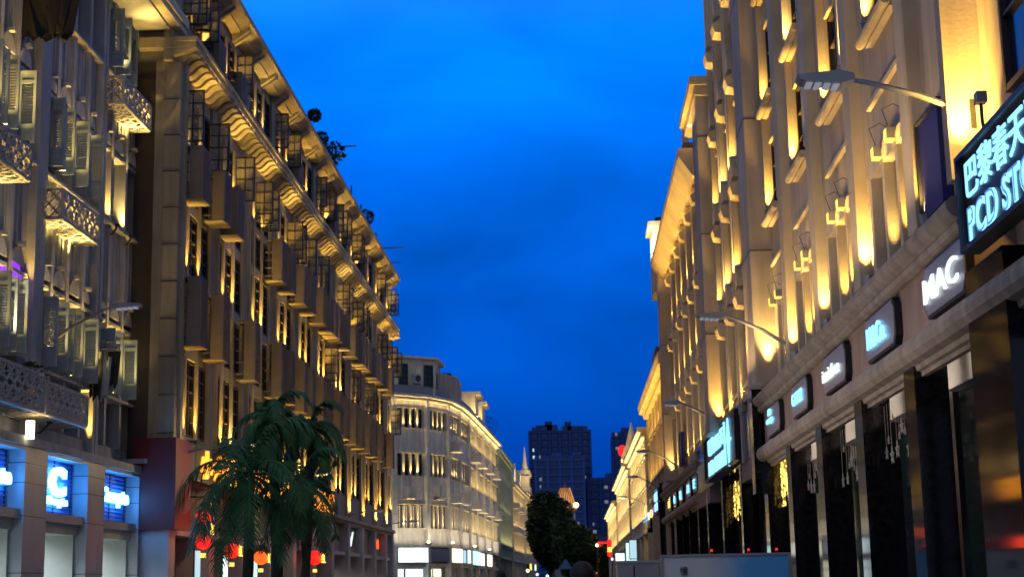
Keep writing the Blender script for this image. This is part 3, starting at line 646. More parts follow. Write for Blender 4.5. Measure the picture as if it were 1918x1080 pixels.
# ================================================================== RIGHT building
GP = [(21.9, 22.5), (44.5, 46.6), (60.0, 62.2), (89.2, 91.0)]
BAYS = [25.4, 30.5, 35.6, 40.7]
def right_main():
    fr = FR; b0 = thing('arcade_building', 'long beige building with giant pilasters, lit window strips and a black granite arcade', 'building', fr.P(60, -8, GZ))
    w = MB(fr); A, E = 14.0, 91.5
    w.box(A, 60, -14, -.75, 5.66, 30, 'stone_r'); w.box(60, E, -14, -.75, 5.66, 21.0, 'stone_r')
    for i, (a, b) in enumerate(GP):
        top = 30 if i < 2 else (21.0 if i == 2 else 20.0)
        b = b if i else 22.2; gd = .62 if i else .40
        w.box(a, b, -.75, gd, 7.2, top, 'stone_r')
        for z in (11.0, 15, 19): w.box(a-.012, b+.012, -.74, gd+.012, z, z+.03, 'metal_dark')
    for p in BAYS: w.box(p-.35, p+.35, -.75, .22, 7.2, 30, 'trim_r')
    w.box(A, 21.9, -.75, -.15, 7.2, 30, 'stone_r'); w.box(22.2, 24.0, -.75, -.02, 7.2, 30, 'stone_r')
    # wall skin with window openings
    def skin(a, b, holes, ztop, d=-.02, m='stone_r'):
        """holes: (s0,s1,z0,z1); fill the rest of a..b with boxes"""
        xs = sorted({a, b, *[h[0] for h in holes], *[h[1] for h in holes]})
        for x0, x1 in zip(xs[:-1], xs[1:]):
            hs = sorted([(h[2], h[3]) for h in holes if h[0] <= x0+1e-6 and h[1] >= x1-1e-6]); z = 7.2
            for h0, h1 in hs:
                if h0 > z: w.box(x0, x1, -.75, d, z, h0, m)
                z = h1
            if z < ztop: w.box(x0, x1, -.75, d, z, ztop, m)
    spans = [(24.0, 25.05, None), (25.75, 30.15, 25.4), (30.85, 35.25, 30.5), (35.95, 40.35, 35.6), (41.05, 44.5, 40.7)]
    for a, b, p in spans:
        if p is None: skin(a, b, [], 30); continue
        last = p == 40.7
        hs = []
        lo = [(p+.45, p+1.0), (p+1.2, p+2.2), (p+2.4, p+3.4)]
        if not last: hs += [(x0, x1, 7.35, 9.05) for x0, x1 in lo]
        else: hs += [(p+.5, p+.95, 7.35, 8.9), (p+1.15, p+1.85, 7.35, 8.9), (p+2.05, p+2.6, 7.35, 8.9)]
        wa, wb = p+1.05, p+3.35
        for z0, z1 in ((11.95, 14.1), (15.2, 17.6), (18.7, 21.2), (22.3, 24.6)): hs.append((wa, wb, z0, z1))
        skin(a, b, hs, 30)
        # framing fins beside the upper windows, sills, trims
        for x in (wa-.25, wb): w.box(x, x+.25, -.02, .15, 11.9, 30, 'trim_r')
        for z in (11.6, 14.85, 18.35, 21.95): w.tube([(wa-.1, .20, z+.1), (wb+.1, .20, z+.1)], .10, 'trim_r', 10); w.box(wa, wb, -.02, .12, z, z+.2, 'trim_r')
        w.box(p+.6, p+3.9, -.02, .07, 10.5, 10.6, 'trim_r')
        # lower arcade windows : mullions + scalloped heads
        for x in ((p+1.0, p+1.2), (p+2.2, p+2.4), (p+3.4, p+3.6)) if not last else ((p+.95, p+1.15), (p+1.85, p+2.05)): w.box(x[0], x[1], -.02, .16, 7.2, 9.05, 'trim_r')
        if not last:
            for x0, x1 in lo:
                n = 12; c = (x0+x1)/2; rad = (x1-x0)/2+.1
                arc = [(c+math.cos(math.pi*i/n)*rad, -.02, 9.02+math.sin(math.pi*i/n)*rad*.75) for i in range(n+1)]
                w.prism(arc, (0, .2, 0), 'trim_r')
    # stretch between the second and third giant pilasters, and onwards
    def far_span(a, b, step, ztop):
        n = int((b-a)/step); hs = []; st = (b-a)/n
        for i in range(n):
            p = a+i*st
            hs += [(p+.5, p+st-.5, z0, z1) for z0, z1 in ((8.2, 10.8), (12.0, 14.6), (15.8, 18.0), (19.0, 21.0)) if z1 < ztop-.5]
        skin(a, b, hs, ztop)
        for i in range(n):
            p = a+i*st
            for x in (p+.25, p+st-.5): w.box(x, x+.25, -.02, .16, 7.2, ztop-.6, 'trim_r')
            for z in (8.0, 11.8, 15.6, 18.8):
                if z > ztop-1.5: continue
                w.box(p+.5, p+st-.5, -.02, .12, z-.12, z, 'trim_r')
                # scroll hood above each window
                zz = z+2.55
                w.prism([(p+st/2-.45, -.02, zz), (p+st/2-.45, .30, zz+.05), (p+st/2-.45, .38, zz+.35), (p+st/2-.45, .15, zz+.5), (p+st/2-.45, -.02, zz+.8)], (.9, 0, 0), 'trim_r')
                n2 = 8; c = p+st/2; w.prism([(c+math.cos(math.pi*i2/n2)*.36, -.02, zz+.7+math.sin(math.pi*i2/n2)*.8) for i2 in range(n2+1)], (0, .3, 0), 'trim_r')
        return n, st
    spn = []
    for a, b, stp, zt in ((46.6, 60.0, 3.3, 30), (62.2, 89.2, 3.4, 21.0)): spn.append((a, b, zt, far_span(a, b, stp, zt)))
    w.build('wall', b0)
    # windows
    for p in BAYS:
        for z0, z1 in ((11.95, 14.1), (15.2, 17.6), (18.7, 21.2)):
            put('window', window_mesh(fr, 2.28, round(z1-z0-.02, 2), 3, 3), fr, p+2.2, -.16, z0+.01, b0)
        put('window', window_mesh(fr, 3.1, 1.7, 6, 3), fr, p+1.95, -.20, 7.35, b0)
    for a, b, zt, (n, st) in spn:
        for i in range(n):
            for z0, z1 in ((8.2, 10.8), (12.0, 14.6), (15.8, 18.0), (19.0, 21.0)):
                if z1 > zt-.5: continue
                put('window', window_mesh(fr, round(st-1.0, 2), round(z1-z0, 2), 2, 3), fr, a+i*st+st/2, -.16, z0, b0)
    put('window', window_mesh(fr, 2.4, 3.2, 2, 3), fr, 19.2, -.08, 8.0, b0)
    # cornices
    c = MB(fr)
    def mould(a, b, prof, m='cornice_r'): c.prism([(a, d, z) for d, z in prof], (b-a, 0, 0), m)
    up_ = [(-.75, 6.68), (.02, 6.68), (.10, 6.72), (.13, 6.80), (.10, 6.86), (.20, 6.92), (.27, 7.02), (.27, 7.12), (.18, 7.2), (-.75, 7.22)]
    lo_ = [(-.2, 4.98), (-.10, 4.98), (-.10, 5.06), (-.02, 5.08), (.0, 5.16), (.14, 5.20), (.22, 5.30), (.24, 5.42), (.20, 5.54), (.10, 5.62), (.02, 5.66), (-.2, 5.66)]
    for a, b in ((22.9, 48.6), (74.5, 102.5)):
        c = MB(fr); mould(a, b, up_); mould(a, b, lo_); c.box(a+.01, b-.01, -.75, -.06, 5.66, 6.68, 'pinkish'); c.build('cornice', b0)
    c = MB(fr); mould(14, 22.9, lo_); c.build('cornice', b0)
    # roof edges
    r = MB(fr)
    r.box(59.7, 66, -2, .85, 21.1, 21.45, 'trim_r'); r.box(59.85, 65.8, -.75, .66, 20.7, 21.1, 'trim_r')
    r.prism([(66, .35, 19.0), (66, .95, 19.9), (66, .95, 20.25), (66, -.1, 20.25), (66, -.1, 19.0)], (24.5, 0, 0), 'trim_r')
    r.box(66, 91.3, -2, .7, 20.26, 20.5, 'roof_dark')
    # bright lantern block on the roof
    r.box(91.6, 94.5, -.5, .75, 18.6, 22.6, 'cream_l3'); r.box(91.3, 94.8, -.9, 1.0, 22.6, 22.9, 'trim_r'); r.box(92, 94, -.3, .5, 22.9, 23.3, 'roof_dark')
    r.build('roof', b0)
    # arcade : granite pillars, beam, storefront
    PL = [(p-.42, p+.42, -.55, .03, GZ, 5.64) for p in (27.3, 32.3, 37.6, 43.0, 48.3)] + [(20.6, 22.6, -.6, .14, GZ, 5.94), (14, 17.0, -.6, .0, GZ, 5.64)]
    PL += [(p-.3, p+.3, -.55, .03, GZ, 5.64 if p > 74 else 5.5) for p in (55.5, 62.5, 69.5, 74.8, 80.6, 85.6, 90.6, 95.6, 101.5)]
    for a in PL: pi_ = MB(fr); pi_.box(*a, 'granite'); pi_.box(a[0]-.03, a[1]+.03, a[2], a[3]+.03, GZ, GZ+.5, 'granite'); pi_.build('pillar', b0)
    bm_ = MB(fr)
    for a, b in ((25.6, 28.8), (31.0, 34.4), (37.0, 40.4), (43.0, 46.4), (50.5, 53.5)):
        bm_ = MB(fr); bm_.box(a, b, -1.25, -.95, 4.93, 5.62, 'white_beam'); bm_.build('ceiling_beam', b0)
    bm_ = MB(fr); bm_.box(17, 102, -4.6, -.76, 5.62, 5.66, 'white_beam')
    bm_.build('ceiling_beam', b0)
    sf = MB(fr)
    sf.box(17, 102, -2.3, -2.2, GZ, 5.6, 'glass_green')
    for k in range(40): y = 18+k*2.1; sf.box(y, y+.12, -2.2, -2.12, GZ, 5.6, 'metal_dark')
    sf.box(17, 102, -2.2, -2.14, 1.9, 2.0, 'metal_dark')
    for y in (28.9, 34.6, 40.6, 46.6): sf.box(y, y+2.0, -1.25, -1.1, GZ, 5.6, 'black')
    for y in (25.6, 31.0, 37.0, 43.0): sf.box(y, y+3.1, -1.2, -1.16, GZ, 4.9, 'glass_green')
    sf.build('shop_front', b0)
    sf = MB(fr); sf.box(24.4, 25.1, -1.3, -1.25, 2.5, 3.1, 'em_inner'); sf.box(27.0, 27.6, -1.8, -1.75, 1.9, 2.25, 'em_wincold'); sf.build('shop_screen', b0)
    # black marble shopfront portal with sign (49 - 74)
    pt_ = MB(fr); pt_.box(48.6, 74.5, -.75, .05, 5.55, 7.45, 'granite'); pt_.box(48.6, 49.4, -.7, .30, 4.2, 7.7, 'granite'); pt_.box(49.4, 74.5, -.7, .12, 7.45, 7.6, 'granite')
    pt_.box(49.4, 55, -.5, .02, 4.9, 5.55, 'pinkish'); pt_.box(68, 74.5, -.5, .02, 4.9, 5.55, 'pinkish')
    pt_.build('portal', b0); pt_ = MB(fr)
    pt_.box(102.2, 103.2, -.7, .3, GZ, 7.9, 'granite')
    pt_.build('pillar', b0)
    for p in (50.6, 53.2): pt_ = MB(fr); pt_.box(p, p+.5, .05, .14, 5.5, 7.4, 'panel_silver'); pt_.build('steel_strip', b0)
    # floodlight fixtures + lights
    def flood(s, d, z, e=110, ang=46, aim=(0, -.07, 1), ball=True, rr_=.06):
        spot(fr.P(s, d, z+.14), fr.V(*aim), e, b0, ang=ang, r=rr_)
        if ball:
            fx = MB(fr); fx.tube([(s, d, z-.14), (s, d, z+.08)], [.07, .13], 'metal_grey', 8); fx.tube([(s, d, z-.12), (s, d-.1, z-.34), (s, 0, z-.36)], .022, 'metal_dark', 5); fx.build('floodlight', b0)
    for p in BAYS:
        for x in (p+.92, p+3.5):
            for z in (12.0, 15.2, 18.7):
                flood(x-.25, .08, z-.0, 900 if z < 13 else 760, 50, (.03, .01, 1))
        flood(p-.50, .10, 7.30, 1100, 60, (.03, .0, 1), rr_=.05)
        flood(p+.88, .06, 7.20, 330, 50, (.03, .0, 1), ball=False); flood(p+2.08, .06, 7.20, 330, 50, (.03, .0, 1), ball=False)
        for x in (p+1.15, p+2.35):
            spot(fr.P(x, .30, 9.5), fr.V(0, -.1, 1), 14, b0, ang=70); spot(fr.P(x-.35, .45, 8.75), fr.V(0, -.35, 1), 70, b0, ang=80)
            fx = MB(fr); fx.box(x-.12, x+.12, .14, .32, 9.14, 9.34, 'metal_grey'); fx.box(x-.11, x+.11, .15, .325, 9.11, 9.14, 'em_yellow'); fx.box(x-.10, x+.10, .32, .33, 9.16, 9.32, 'em_yellow')
            fx.tube([(x, .25, 9.36), (x, .35, 9.7), (x, .15, 9.80), (x, -.02, 9.7)], .009, 'metal_dark', 5); fx.build('box_lamp', b0)
    for i, (a, b) in enumerate(GP):
        spot(fr.P(a-.18, .25, 7.5), fr.V(.04, 0, 1), 1500, b0, ang=54)
        if i: spot(fr.P(b-.2, .90, 7.5), fr.V(0, -.06, 1), 600, b0, ang=44)
    spot(fr.P(21.45, .22, 7.35), fr.V(.16, 0, 1), 1500, b0, ang=84)
    # visible spot on the near pilaster
    fx = MB(fr); fx.box(20.35, 20.53, .24, .38, 7.88, 8.03, 'metal_grey'); fx.tube([(20.4, .32, 7.86), (20.4, .32, 7.6), (20.4, .28, 7.4)], .025, 'metal_dark', 6)
    spot(fr.P(20.7, .3, 7.9), fr.V(1, -.1, -.1), 160, b0, ang=110)
    fx.build('floodlight', b0)
    for a, b, zt, (n, st) in spn:
        for i in range(n):
            p = a+i*st
            for z in (7.5, 11.95, 15.7):
                if z > zt-2: continue
                spot(fr.P(p+.12, .12, z), fr.V(.03, .01, 1), 760, b0, ang=50)
                if a < 60: spot(fr.P(p+st-.62, .12, z), fr.V(.03, .01, 1), 640, b0, ang=50)
            for z in (10.4, 14.2, 17.9, 20.8):
                if z < zt: spot(fr.P(p+st/2, .62, z-.25), fr.V(0, -.2, 1), 60, b0, ang=100)
    strip(fr.P(78.5, 1.5, 18.2), fr.V(0, -.45, 1), (0, 1, 0), 22, 230, b0, wid=.2)
    strip(fr.P(63, 1.2, 20.0), fr.V(0, -.5, 1), (0, 1, 0), 5, 50, b0, wid=.2)
    spot(fr.P(90.6, .7, 20.7), fr.V(.6, -.1, 1), 1500, b0, ang=100, col=(1, .75, .4)); spot(fr.P(93, 1.8, 20.3), fr.V(0, -.5, 1), 900, b0, ang=110, col=(1, .75, .4))
    strip(fr.P(41, 1.3, 7.6), fr.V(0, -.4, 1), (0, 1, 0), 36, 300, b0, (1, .66, .30), wid=.3); strip(fr.P(75, 1.3, 7.6), fr.V(0, -.4, 1), (0, 1, 0), 26, 180, b0, (1, .66, .30), wid=.3)  # added wash strips without fixtures, lift the ambient on the wall
    strip(fr.P(37, -.32, 5.2), fr.V(0, -1, .05), (0, 1, 0), 28, 75, b0, (1, .84, .70), wid=.1); strip(fr.P(35, 3.6, 4.4), fr.V(0, -.9, .35), (0, 1, 0), 24, 150, b0, (1, .78, .66), wid=.5)  # unseen strips added to brighten the ceiling beams and arcade front
    return b0
right_main()

# PCD store sign, near
def sign_frame(t, fr, a, b, z0, z1, d0, d1, m='black'):
    q = MB(fr); q.box(a, b, d0, d1, z0, z1, m); q.box(a-.08, b+.08, d0, d1+.08, z1, z1+.07, m); q.box(a-.08, b+.08, d0, d1+.08, z0-.07, z0, m); q.box(b, b+.08, d0, d1+.08, z0, z1, m); q.box(a-.08, a, d0, d1+.08, z0, z1, m); return q.build('sign_box', t)
FN = F((6.0, 0, 0), (0, 1, 0), (-1, 0, 0))
t = thing('store_sign', 'large black sign at the right edge with glowing blue Chinese characters above Latin capitals', 'sign', FN.P(17.5, .5, 5.7), 'department store signs')
sign_frame(t, FN, 13.2, 21.15, 6.02, 7.25, .26, .45)
text('lettering', '巴黎春天百货', FN, 18.78, .465, 6.92, 4.3, .54, 'em_blue', t, .010, .006); text('lettering', 'PCD STORES', FN, 18.78, .465, 6.30, 4.3, .46, 'em_blue', t, .010, .03)
text('lettering', 'PCD STORES', FN, 18.78, .48, 6.30, 4.3, .46, 'em_inner', t, .002, -.022)
point(FN.P(18, 1.4, 6.4), 22, t, (.2, .5, 1), .4)
t = thing('store_sign', 'blue glowing store sign with a tall star mark over the middle of the right arcade', 'sign', FR.P(61, .2, 5.6), 'department store signs')
sign_frame(t, FR, 54.4, 67.2, 5.75, 7.4, .06, .2)
text('lettering', '巴黎春天', FR, 62.0, .24, 6.98, 6.6, .70, 'em_blue', t, .03, .02); text('lettering', 'PCD STORES', FR, 62.0, .24, 6.12, 6.8, .58, 'em_blue', t, .03, .02)
q = MB(FR); q.prism([(56.9, .22, 7.42), (56.6, .22, 6.7), (56.0, .22, 6.6), (56.6, .22, 6.5), (56.9, .22, 5.65), (57.2, .22, 6.5), (57.8, .22, 6.6), (57.2, .22, 6.7)], (0, .06, 0), 'em_blue'); q.box(58.1, 58.3, .22, .28, 5.8, 7.38, 'em_blue'); q.build('star_mark', t)
t = thing('store_sign', 'small distant blue store sign at the far end of the right arcade', 'sign', FR.P(105.5, .3, 6), 'department store signs')
sign_frame(t, FR, 103.3, 108.4, 6.1, 7.6, .06, .3); text('lettering', '巴黎春天', FR, 105.8, .33, 7.2, 4.4, .6, 'em_blue', t, .03, .03); text('lettering', 'PCD', FR, 105.8, .33, 6.5, 4.2, .5, 'em_blue', t, .03, .03)

# notched signboards on the right arcade
def plaque(a, b, label, lines, warm=False):
    t = thing('signboard', label, 'sign', FR.P((a+b)/2, 0, 5.7), 'notched signboards along the right arcade')
    z0, z1, n = 5.72, 6.60, .16; q = MB(FR)
    def poly(e, d): return [(a+n+e, d, z0+e), (b-n-e, d, z0+e), (b-n*.6-e, d, z0+n*.5+e), (b-e, d, z0+n+e), (b-e, d, z1-n-e), (b-n*.6-e, d, z1-n*.5-e), (b-n-e, d, z1-e), (a+n+e, d, z1-e), (a+n*.6+e, d, z1-n*.5-e), (a+e, d, z1-n-e), (a+e, d, z0+n+e), (a+n*.6+e, d, z0+n*.5+e)]
    q.prism(poly(0, -.06), (0, .13, 0), 'black'); q.build('frame', t)
    q = MB(FR); q.prism(poly(.05, .071), (0, .02, 0), 'panel_silver'); q.build('face', t)
    for body, s, z, w_, h_, m_ in lines: text('lettering', body, FR, (a+b)/2+s, .13, z, w_, h_, m_, t, .02, .004)
    return t
plaque(22.75, 25.5, 'nearest notched signboard with three big white capitals beside the large store sign', [('MAC', .05, 6.15, 2.25, .40, 'em_white')])
plaque(27.9, 30.8, 'notched signboard with pale blue figures and letters, second from the large store sign', [('10&Co.', .1, 6.15, 1.75, .42, 'em_blue')])
plaque(33.1, 36.1, 'notched signboard with a bright wide line of white letters', [('innisfree', .2, 6.15, 2.2, .30, 'em_white')])
plaque(38.6, 41.4, 'notched signboard with thin, widely spaced pale blue letters', [('G UCCI', .15, 6.18, 1.7, .32, 'em_blue')])
plaque(43.9, 46.9, 'farthest large signboard with two short rows of blue letters', [('AB', .45, 6.42, .6, .18, 'em_blue'), ('coup', .45, 6.14, 1.4, .20, 'em_blue')])
k = 0
for s, lab, m_, txt in ((75.3, 'small far signboard lit pale blue next to the black portal', 'em_blue', 'E'), (79.4, 'small far signboard with two blue letters', 'em_blue', 'AB'), (85.2, 'small far signboard with a single blue stroke', 'em_blue', 'I'), (90.2, 'small far signboard with a round blue mark', 'em_blue', 'O'), (95.4, 'small far signboard with a warm yellow mark', 'em_yellow', '1S')):
    plaque(s-1.3, s+1.3, lab, [(txt, 0, 6.15, 1.0 if len(txt) < 2 else 1.4, .42, m_)])
for s, m_, lab in ((110, 'em_blue', 'blue round neon mark nearest the small far store sign'), (113.5, 'em_purple', 'violet neon mark in the far row of small signs'), (117.5, 'em_yellow', 'yellow neon mark in the far row of small signs'), (122, 'em_white', 'white neon mark in the far row of small signs'), (126, 'em_cyan', 'pale cyan neon mark in the far row'), (130, 'em_blue', 'blue neon mark last in the far row')):
    q = MB(FR); n = 10; q.prism([(s+math.cos(2*math.pi*i/n)*.95, .05, 6.55+math.sin(2*math.pi*i/n)*.30) for i in range(n)], (0, .12, 0), m_)
    tag(q.build('neon_sign'), lab, 'sign', 'small neon signs on the far right building')
# dark blue banner boards on the right wall
for a, b, z0, z1, d, lab in ((23.5, 25.0, 7.3, 8.9, .16, 'dark navy banner board on the wall left of the near store sign'), (79.2, 80.6, 7.4, 9.0, .4, 'small navy banner board on the far right wall')):
    t = thing('banner_board', lab, 'banner', FR.P(a, d, z0)); q = MB(FR)
    q.box(a, b, d-.18, d-.05, z0, z1, 'navy'); q.build('panel', t)
    q = MB(FR); q.box(b, b+.06, d-.2, d, z0-.04, z1+.04, 'metal_dark'); q.box(a, b, d-.05, d, z1, z1+.05, 'metal_dark'); q.box(a-.04, a-.001, d-.2, d, z0-.04, z1+.04, 'navy'); q.build('frame', t)

# ================================================================== RIGHT far buildings
def simple_block(name, label, fr, a, b, z1, wall_m, trim_m, step, floors, lights=70, base=5.5, win=('frame_teal', 'glass'), deep=10, balc=False, elight=None, seed=1):
    t = thing(name, label, 'building', fr.P((a+b)/2, -deep/2, GZ)); w = MB(fr); rr = random.Random(seed)
    w.box(a, b, -deep, -.35, GZ, z1, wall_m)
    n = max(1, int(round((b-a)/step))); st = (b-a)/n; fh = (z1-base-.6)/floors
    w.box(a, b, -.35, .25, base-.2, base+.15, trim_m); w.box(a, b, -.35, .45, z1-.55, z1-.15, trim_m); w.box(a-.1, b+.1, -.6, .8, z1-.15, z1+.2, trim_m)
    for i in range(n+1):
        x = a+i*st; w.box(max(a, x-.3), min(b, x+.3), -.35, .2, GZ if i % 2 == 0 else base, z1-.5, trim_m)
    for j in range(floors):
        z = base+.15+j*fh; w.box(a, b, -.35, 0, z, z+fh*.32, wall_m); w.box(a, b, -.35, 0, z+fh*.88, z+fh, wall_m)
        w.box(a, b, -.35, .22, z+fh*.32, z+fh*.36, trim_m)
    for i in range(n):
        p = a+i*st
        for q in (1/3, 2/3): w.box(p+st*q-.12, p+st*q+.12, -.35, .1, base, z1-.5, trim_m)
    w.build('wall', t)
    for i in range(n):
        for j in range(floors):
            put('window', window_mesh(fr, round(st-.6, 2), round(fh*.52, 2), 6, 3, *win), fr, a+(i+.5)*st, -.28, base+.15+j*fh+fh*.36, t)
            if balc and rr.random() < .4:
                q = MB(fr); x0 = a+i*st+.6; q.box(x0, x0+st*.55, .0, 1.1, base+.15+j*fh+fh*.1, base+.15+j*fh+fh*.32, 'cage_white'); q.build('balcony', t)
    for j in range(floors):
        z = base+.15+j*fh+fh*.37
        if lights: strip(fr.P((a+b)/2, .55, z), fr.V(0, -.28, 1), fr.u, (b-a)*.95, lights*(b-a)/10*(elight[j] if elight else 1), t, WARM2 if wall_m != 'stone_r' else WARM, wid=.12)
    return t
FR2 = F((6.15, 0, 0), (0, 1, 0), (-1, 0, 0))
t = simple_block('lit_building', 'beige building with a golden eave beyond the giant pilasters on the right', FR2, 92, 121, 14.5, 'stone_r', 'trim_r', 4.1, 2, 130, 7.6, deep=12)
q = MB(FR2); q.box(91.6, 121.4, -1, .85, 14.72, 15.0, 'trim_r'); q.prism([(91.6, .3, 14.0), (91.6, .85, 14.72), (91.6, .3, 14.72)], (29.8, 0, 0), 'trim_r'); q.box(103, 108, -5, .3, 15.0, 17.0, 'roof_dark'); q.build('eave', t)
strip(FR2.P(106.5, 1.7, 13.4), FR2.V(0, -.5, 1), (0, 1, 0), 28, 300, t)
FR3 = F((6.0, 0, 0), (0, 1, 0), (-1, 0, 0))
simple_block('lit_building', 'pale cream building with bright columns beyond the beige one on the right', FR3, 122, 156, 13.3, 'cream_l3', 'cream_l3', 3.6, 3, 200, 5.5, seed=3)
t = simple_block('lit_building', 'low ornate cream building with a spire at the right end of the street', FR3, 160, 205, 13.4, 'cream_l3', 'cream_l3', 4, 3, 230, 5.5, seed=4)
q = MB(FR3)
q.box(177, 181, -3, .3, 13.4, 15.2, 'cream_l3'); i0 = [(177.6, -2.4, 15.2), (180.4, -2.4, 15.2), (180.4, .2, 15.2), (177.6, .2, 15.2)]
q.tube([(179, -1, 15.2), (179, -1, 17), (179, -1, 19.6)], [1.4, .7, .06], 'cream_l3', 8); q.build('spire', t)
spot(FR3.P(176, .9, 14.6), FR3.V(.7, -.5, 1), 900, t, ang=120)
simple_block('lit_building', 'far pale building closing the row of houses on the right', FR3, 208, 262, 12.0, 'cream_l3', 'cream_l3', 4.5, 3, 220, 5.5, seed=6)
t = thing('rooftop_block', 'dark plain concrete block rising behind the pale right-hand buildings', 'building', (17, 150, GZ)); q = MB()
q.box(11.0, 19.5, 143, 160, GZ, 21.6, 'concrete'); q.box(11.4, 19, 144, 160, 21.6, 22.0, 'roof_dark'); q.build('wall', t)
q = MB()
for j in range(7): q.box(12+j*1.1, 12.5+j*1.1, 142.94, 143, 17.6, 20.6, 'glass')
q.build('window', t)
# red round sign, street clutter of lit shop signs on the right
t = tag((lambda q: (q.prism([(0+7.2*0, 0, 0)]*0 or [(6.6+.55*math.cos(2*math.pi*i/16), 200, 18.1+.75*math.sin(2*math.pi*i/16)) for i in range(16)], (0, .3, 0), 'em_red'), q.build('round_sign'))[1])(MB()), 'round red sign hanging in front of the far right facades', 'sign')
for y, x0, z0, wd, hg, m_, lab in ((150, 5.0, 2.9, 1.0, 2.3, 'em_mint', 'mint lit shop sign at street level before the right arcade end'), (158, 4.2, 2.6, .9, 1.8, 'em_shop', 'white lit shop sign beside the mint one on the right'), (140, 5.0, 3.6, .6, 1.6, 'em_wincold', 'narrow pale cyan vertical sign at the right arcade end')):
    q = MB(); q.box(x0, x0+wd, y, y+.3, z0, z0+hg, m_); q.box(x0-.06, x0+wd+.06, y+.05, y+.4, z0-.08, z0+hg+.08, 'metal_dark'); tag(q.build('shop_sign'), lab, 'sign', 'lit shop signs at the far right')

# ================================================================== LEFT 3 : rounded corner building
def left_corner():
    t = thing('corner_building', 'pale corner building with a curved front, golden window rows and an attic room', 'building', (-19, 175, GZ))
    pts_ = [(-26, 157.0), (-21.6, 160.0), (-18.6, 162.0), (-15.4, 165.0), (-13.5, 169.3), (-12.7, 175.5), (-12.2, 184), (-11.9, 193), (-11.55, 203), (-11.2, 214), (-10.8, 226)]
    segs = []
    for p, q_ in zip(pts_[:-1], pts_[1:]):
        u = Vector((q_[0]-p[0], q_[1]-p[1], 0)); n = Vector((u.y, -u.x, 0)).normalized(); segs.append((F((p[0], p[1], 0), u, n), u.length))
    # solid body
    w = MB(); body = pts_ + [(-30, 226), (-30, 160)]
    w.prism([(x, y, GZ) for x, y in body], (0, 0, 21.3-GZ), 'white_l3') if False else None
    def offset(d):
        res = []
        for i, p in enumerate(pts_):
            n = Vector((0, 0, 0))
            if i > 0: n += segs[i-1][0].n
            if i < len(segs): n += segs[i][0].n
            n.normalize(); res.append((p[0]+n.x*d, p[1]+n.y*d))
        return res
    core = offset(-.4); w.prism([(x, y, GZ) for x, y in core] + [(-34, 226, GZ), (-34, 159, GZ)], (0, 0, 21.2-GZ), 'white_l3')
    floors = [(7.55, 9.95), (13.0, 15.35), (18.05, 20.1)]
    bands = [(5.7, 7.55), (9.95, 13.0), (15.35, 18.05), (20.1, 21.3)]
    for si, (fr, L) in enumerate(segs):
        w.fr = fr
        for a, b in bands: w.box(-.03, L+.03, -.45, 0, a, b, 'white_l3')
        w.box(-.03, L+.03, -.45, -.02, 3.5, 3.9, 'white_l3')
        for a, b in floors: w.box(-.05, L+.05, -.4, .14, b, b+.12, 'cream_l3'); w.box(-.05, L+.05, -.4, .12, a-.12, a, 'cream_l3')
        w.box(-.3, .3, -.4, .28, GZ, 21.3, 'white_l3')
    w.fr = WORLD
    for d, z0, z1, m_ in ((.35, 20.95, 21.15, 'cream_l3'), (.75, 21.3, 21.6, 'white_l3'), (.3, 5.55, 5.72, 'white_l3')):
        o_ = offset(d); i_ = offset(-.3)
        for k in range(len(pts_)-1):
            w.prism([(o_[k][0], o_[k][1], z0), (o_[k+1][0], o_[k+1][1], z0), (i_[k+1][0], i_[k+1][1], z0), (i_[k][0], i_[k][1], z0)], (0, 0, z1-z0), m_)
    o_ = offset(.1); i_ = offset(-.25)                                  # parapet
    for k in range(len(pts_)-1):
        w.prism([(o_[k][0], o_[k][1], 21.6), (o_[k+1][0], o_[k+1][1], 21.6), (i_[k+1][0], i_[k+1][1], 21.6), (i_[k][0], i_[k][1], 21.6)], (0, 0, .95), 'concrete')
    w.build('wall', t)
    for si, (fr, L) in enumerate(segs):
        if si == 0: continue
        for fi, (a, b) in enumerate(floors):
            lit = fi == 0 and si <= 5
            nm = 4 if L > 3 else 3
            wd = L-.7; x0 = .35
            for i in range(nm):
                p0, p1 = x0+wd*i/nm+.14, x0+wd*(i+1)/nm-.14
                me = window_mesh(fr, round(p1-p0, 2), round(b-a, 2), 2, 4, 'frame_teal', 'em_win' if lit else 'glass')
                put('window', me, fr, (p0+p1)/2, -.25, a, t)
                if i: mm = MB(fr); mm.box(x0+wd*i/nm-.14, x0+wd*i/nm+.14, -.35, .08, a, b, 'cream_l3'); mm.build('mullion', t)
                if i and si <= 5: spot(fr.P(x0+wd*i/nm, .30, a+.02), fr.V(0, -.07, 1), 420, t, WARM2, ang=60)
            if si > 5: strip(fr.P(L/2, .5, a), fr.V(0, -.2, 1), fr.u, L*.9, 150, t, WARM2)
        strip(fr.P(L/2, .45, 20.3), fr.V(0, .05, 1), fr.u, L*.9, 40*L/4, t, WARM2); strip(fr.P(L/2, 1.6, 5.9), fr.V(0, -.5, 1), fr.u, L*.9, 60*L/4, t, (1, .84, .62), wid=.3)  # second strip is an added wash that brightens the wall
        if si in (1, 2, 3, 5): q = MB(fr); q.box(L*.3, L*.3+1.1, 0, .8, 10.6+(si % 2)*.3, 11.8+(si % 2)*.3, 'white_l3'); q.box(L*.3-.05, L*.3+1.15, 0, .85, 10.55, 10.6, 'cream_l3'); q.build('air_conditioner_box', t)
        if si in (4, 6, 7, 8, 9):
            for z in (10.4, 16.0):
                q = MB(fr); q.box(L*.2, L*.55, 0, 1.1, z, z+1.1, 'cage_white' if si != 7 else 'cage_white'); q.build('balcony', t)
                spot(fr.P(L*.4, 1.4, z-.9), fr.V(0, -.3, 1), 80, t, WARM2, ang=110)
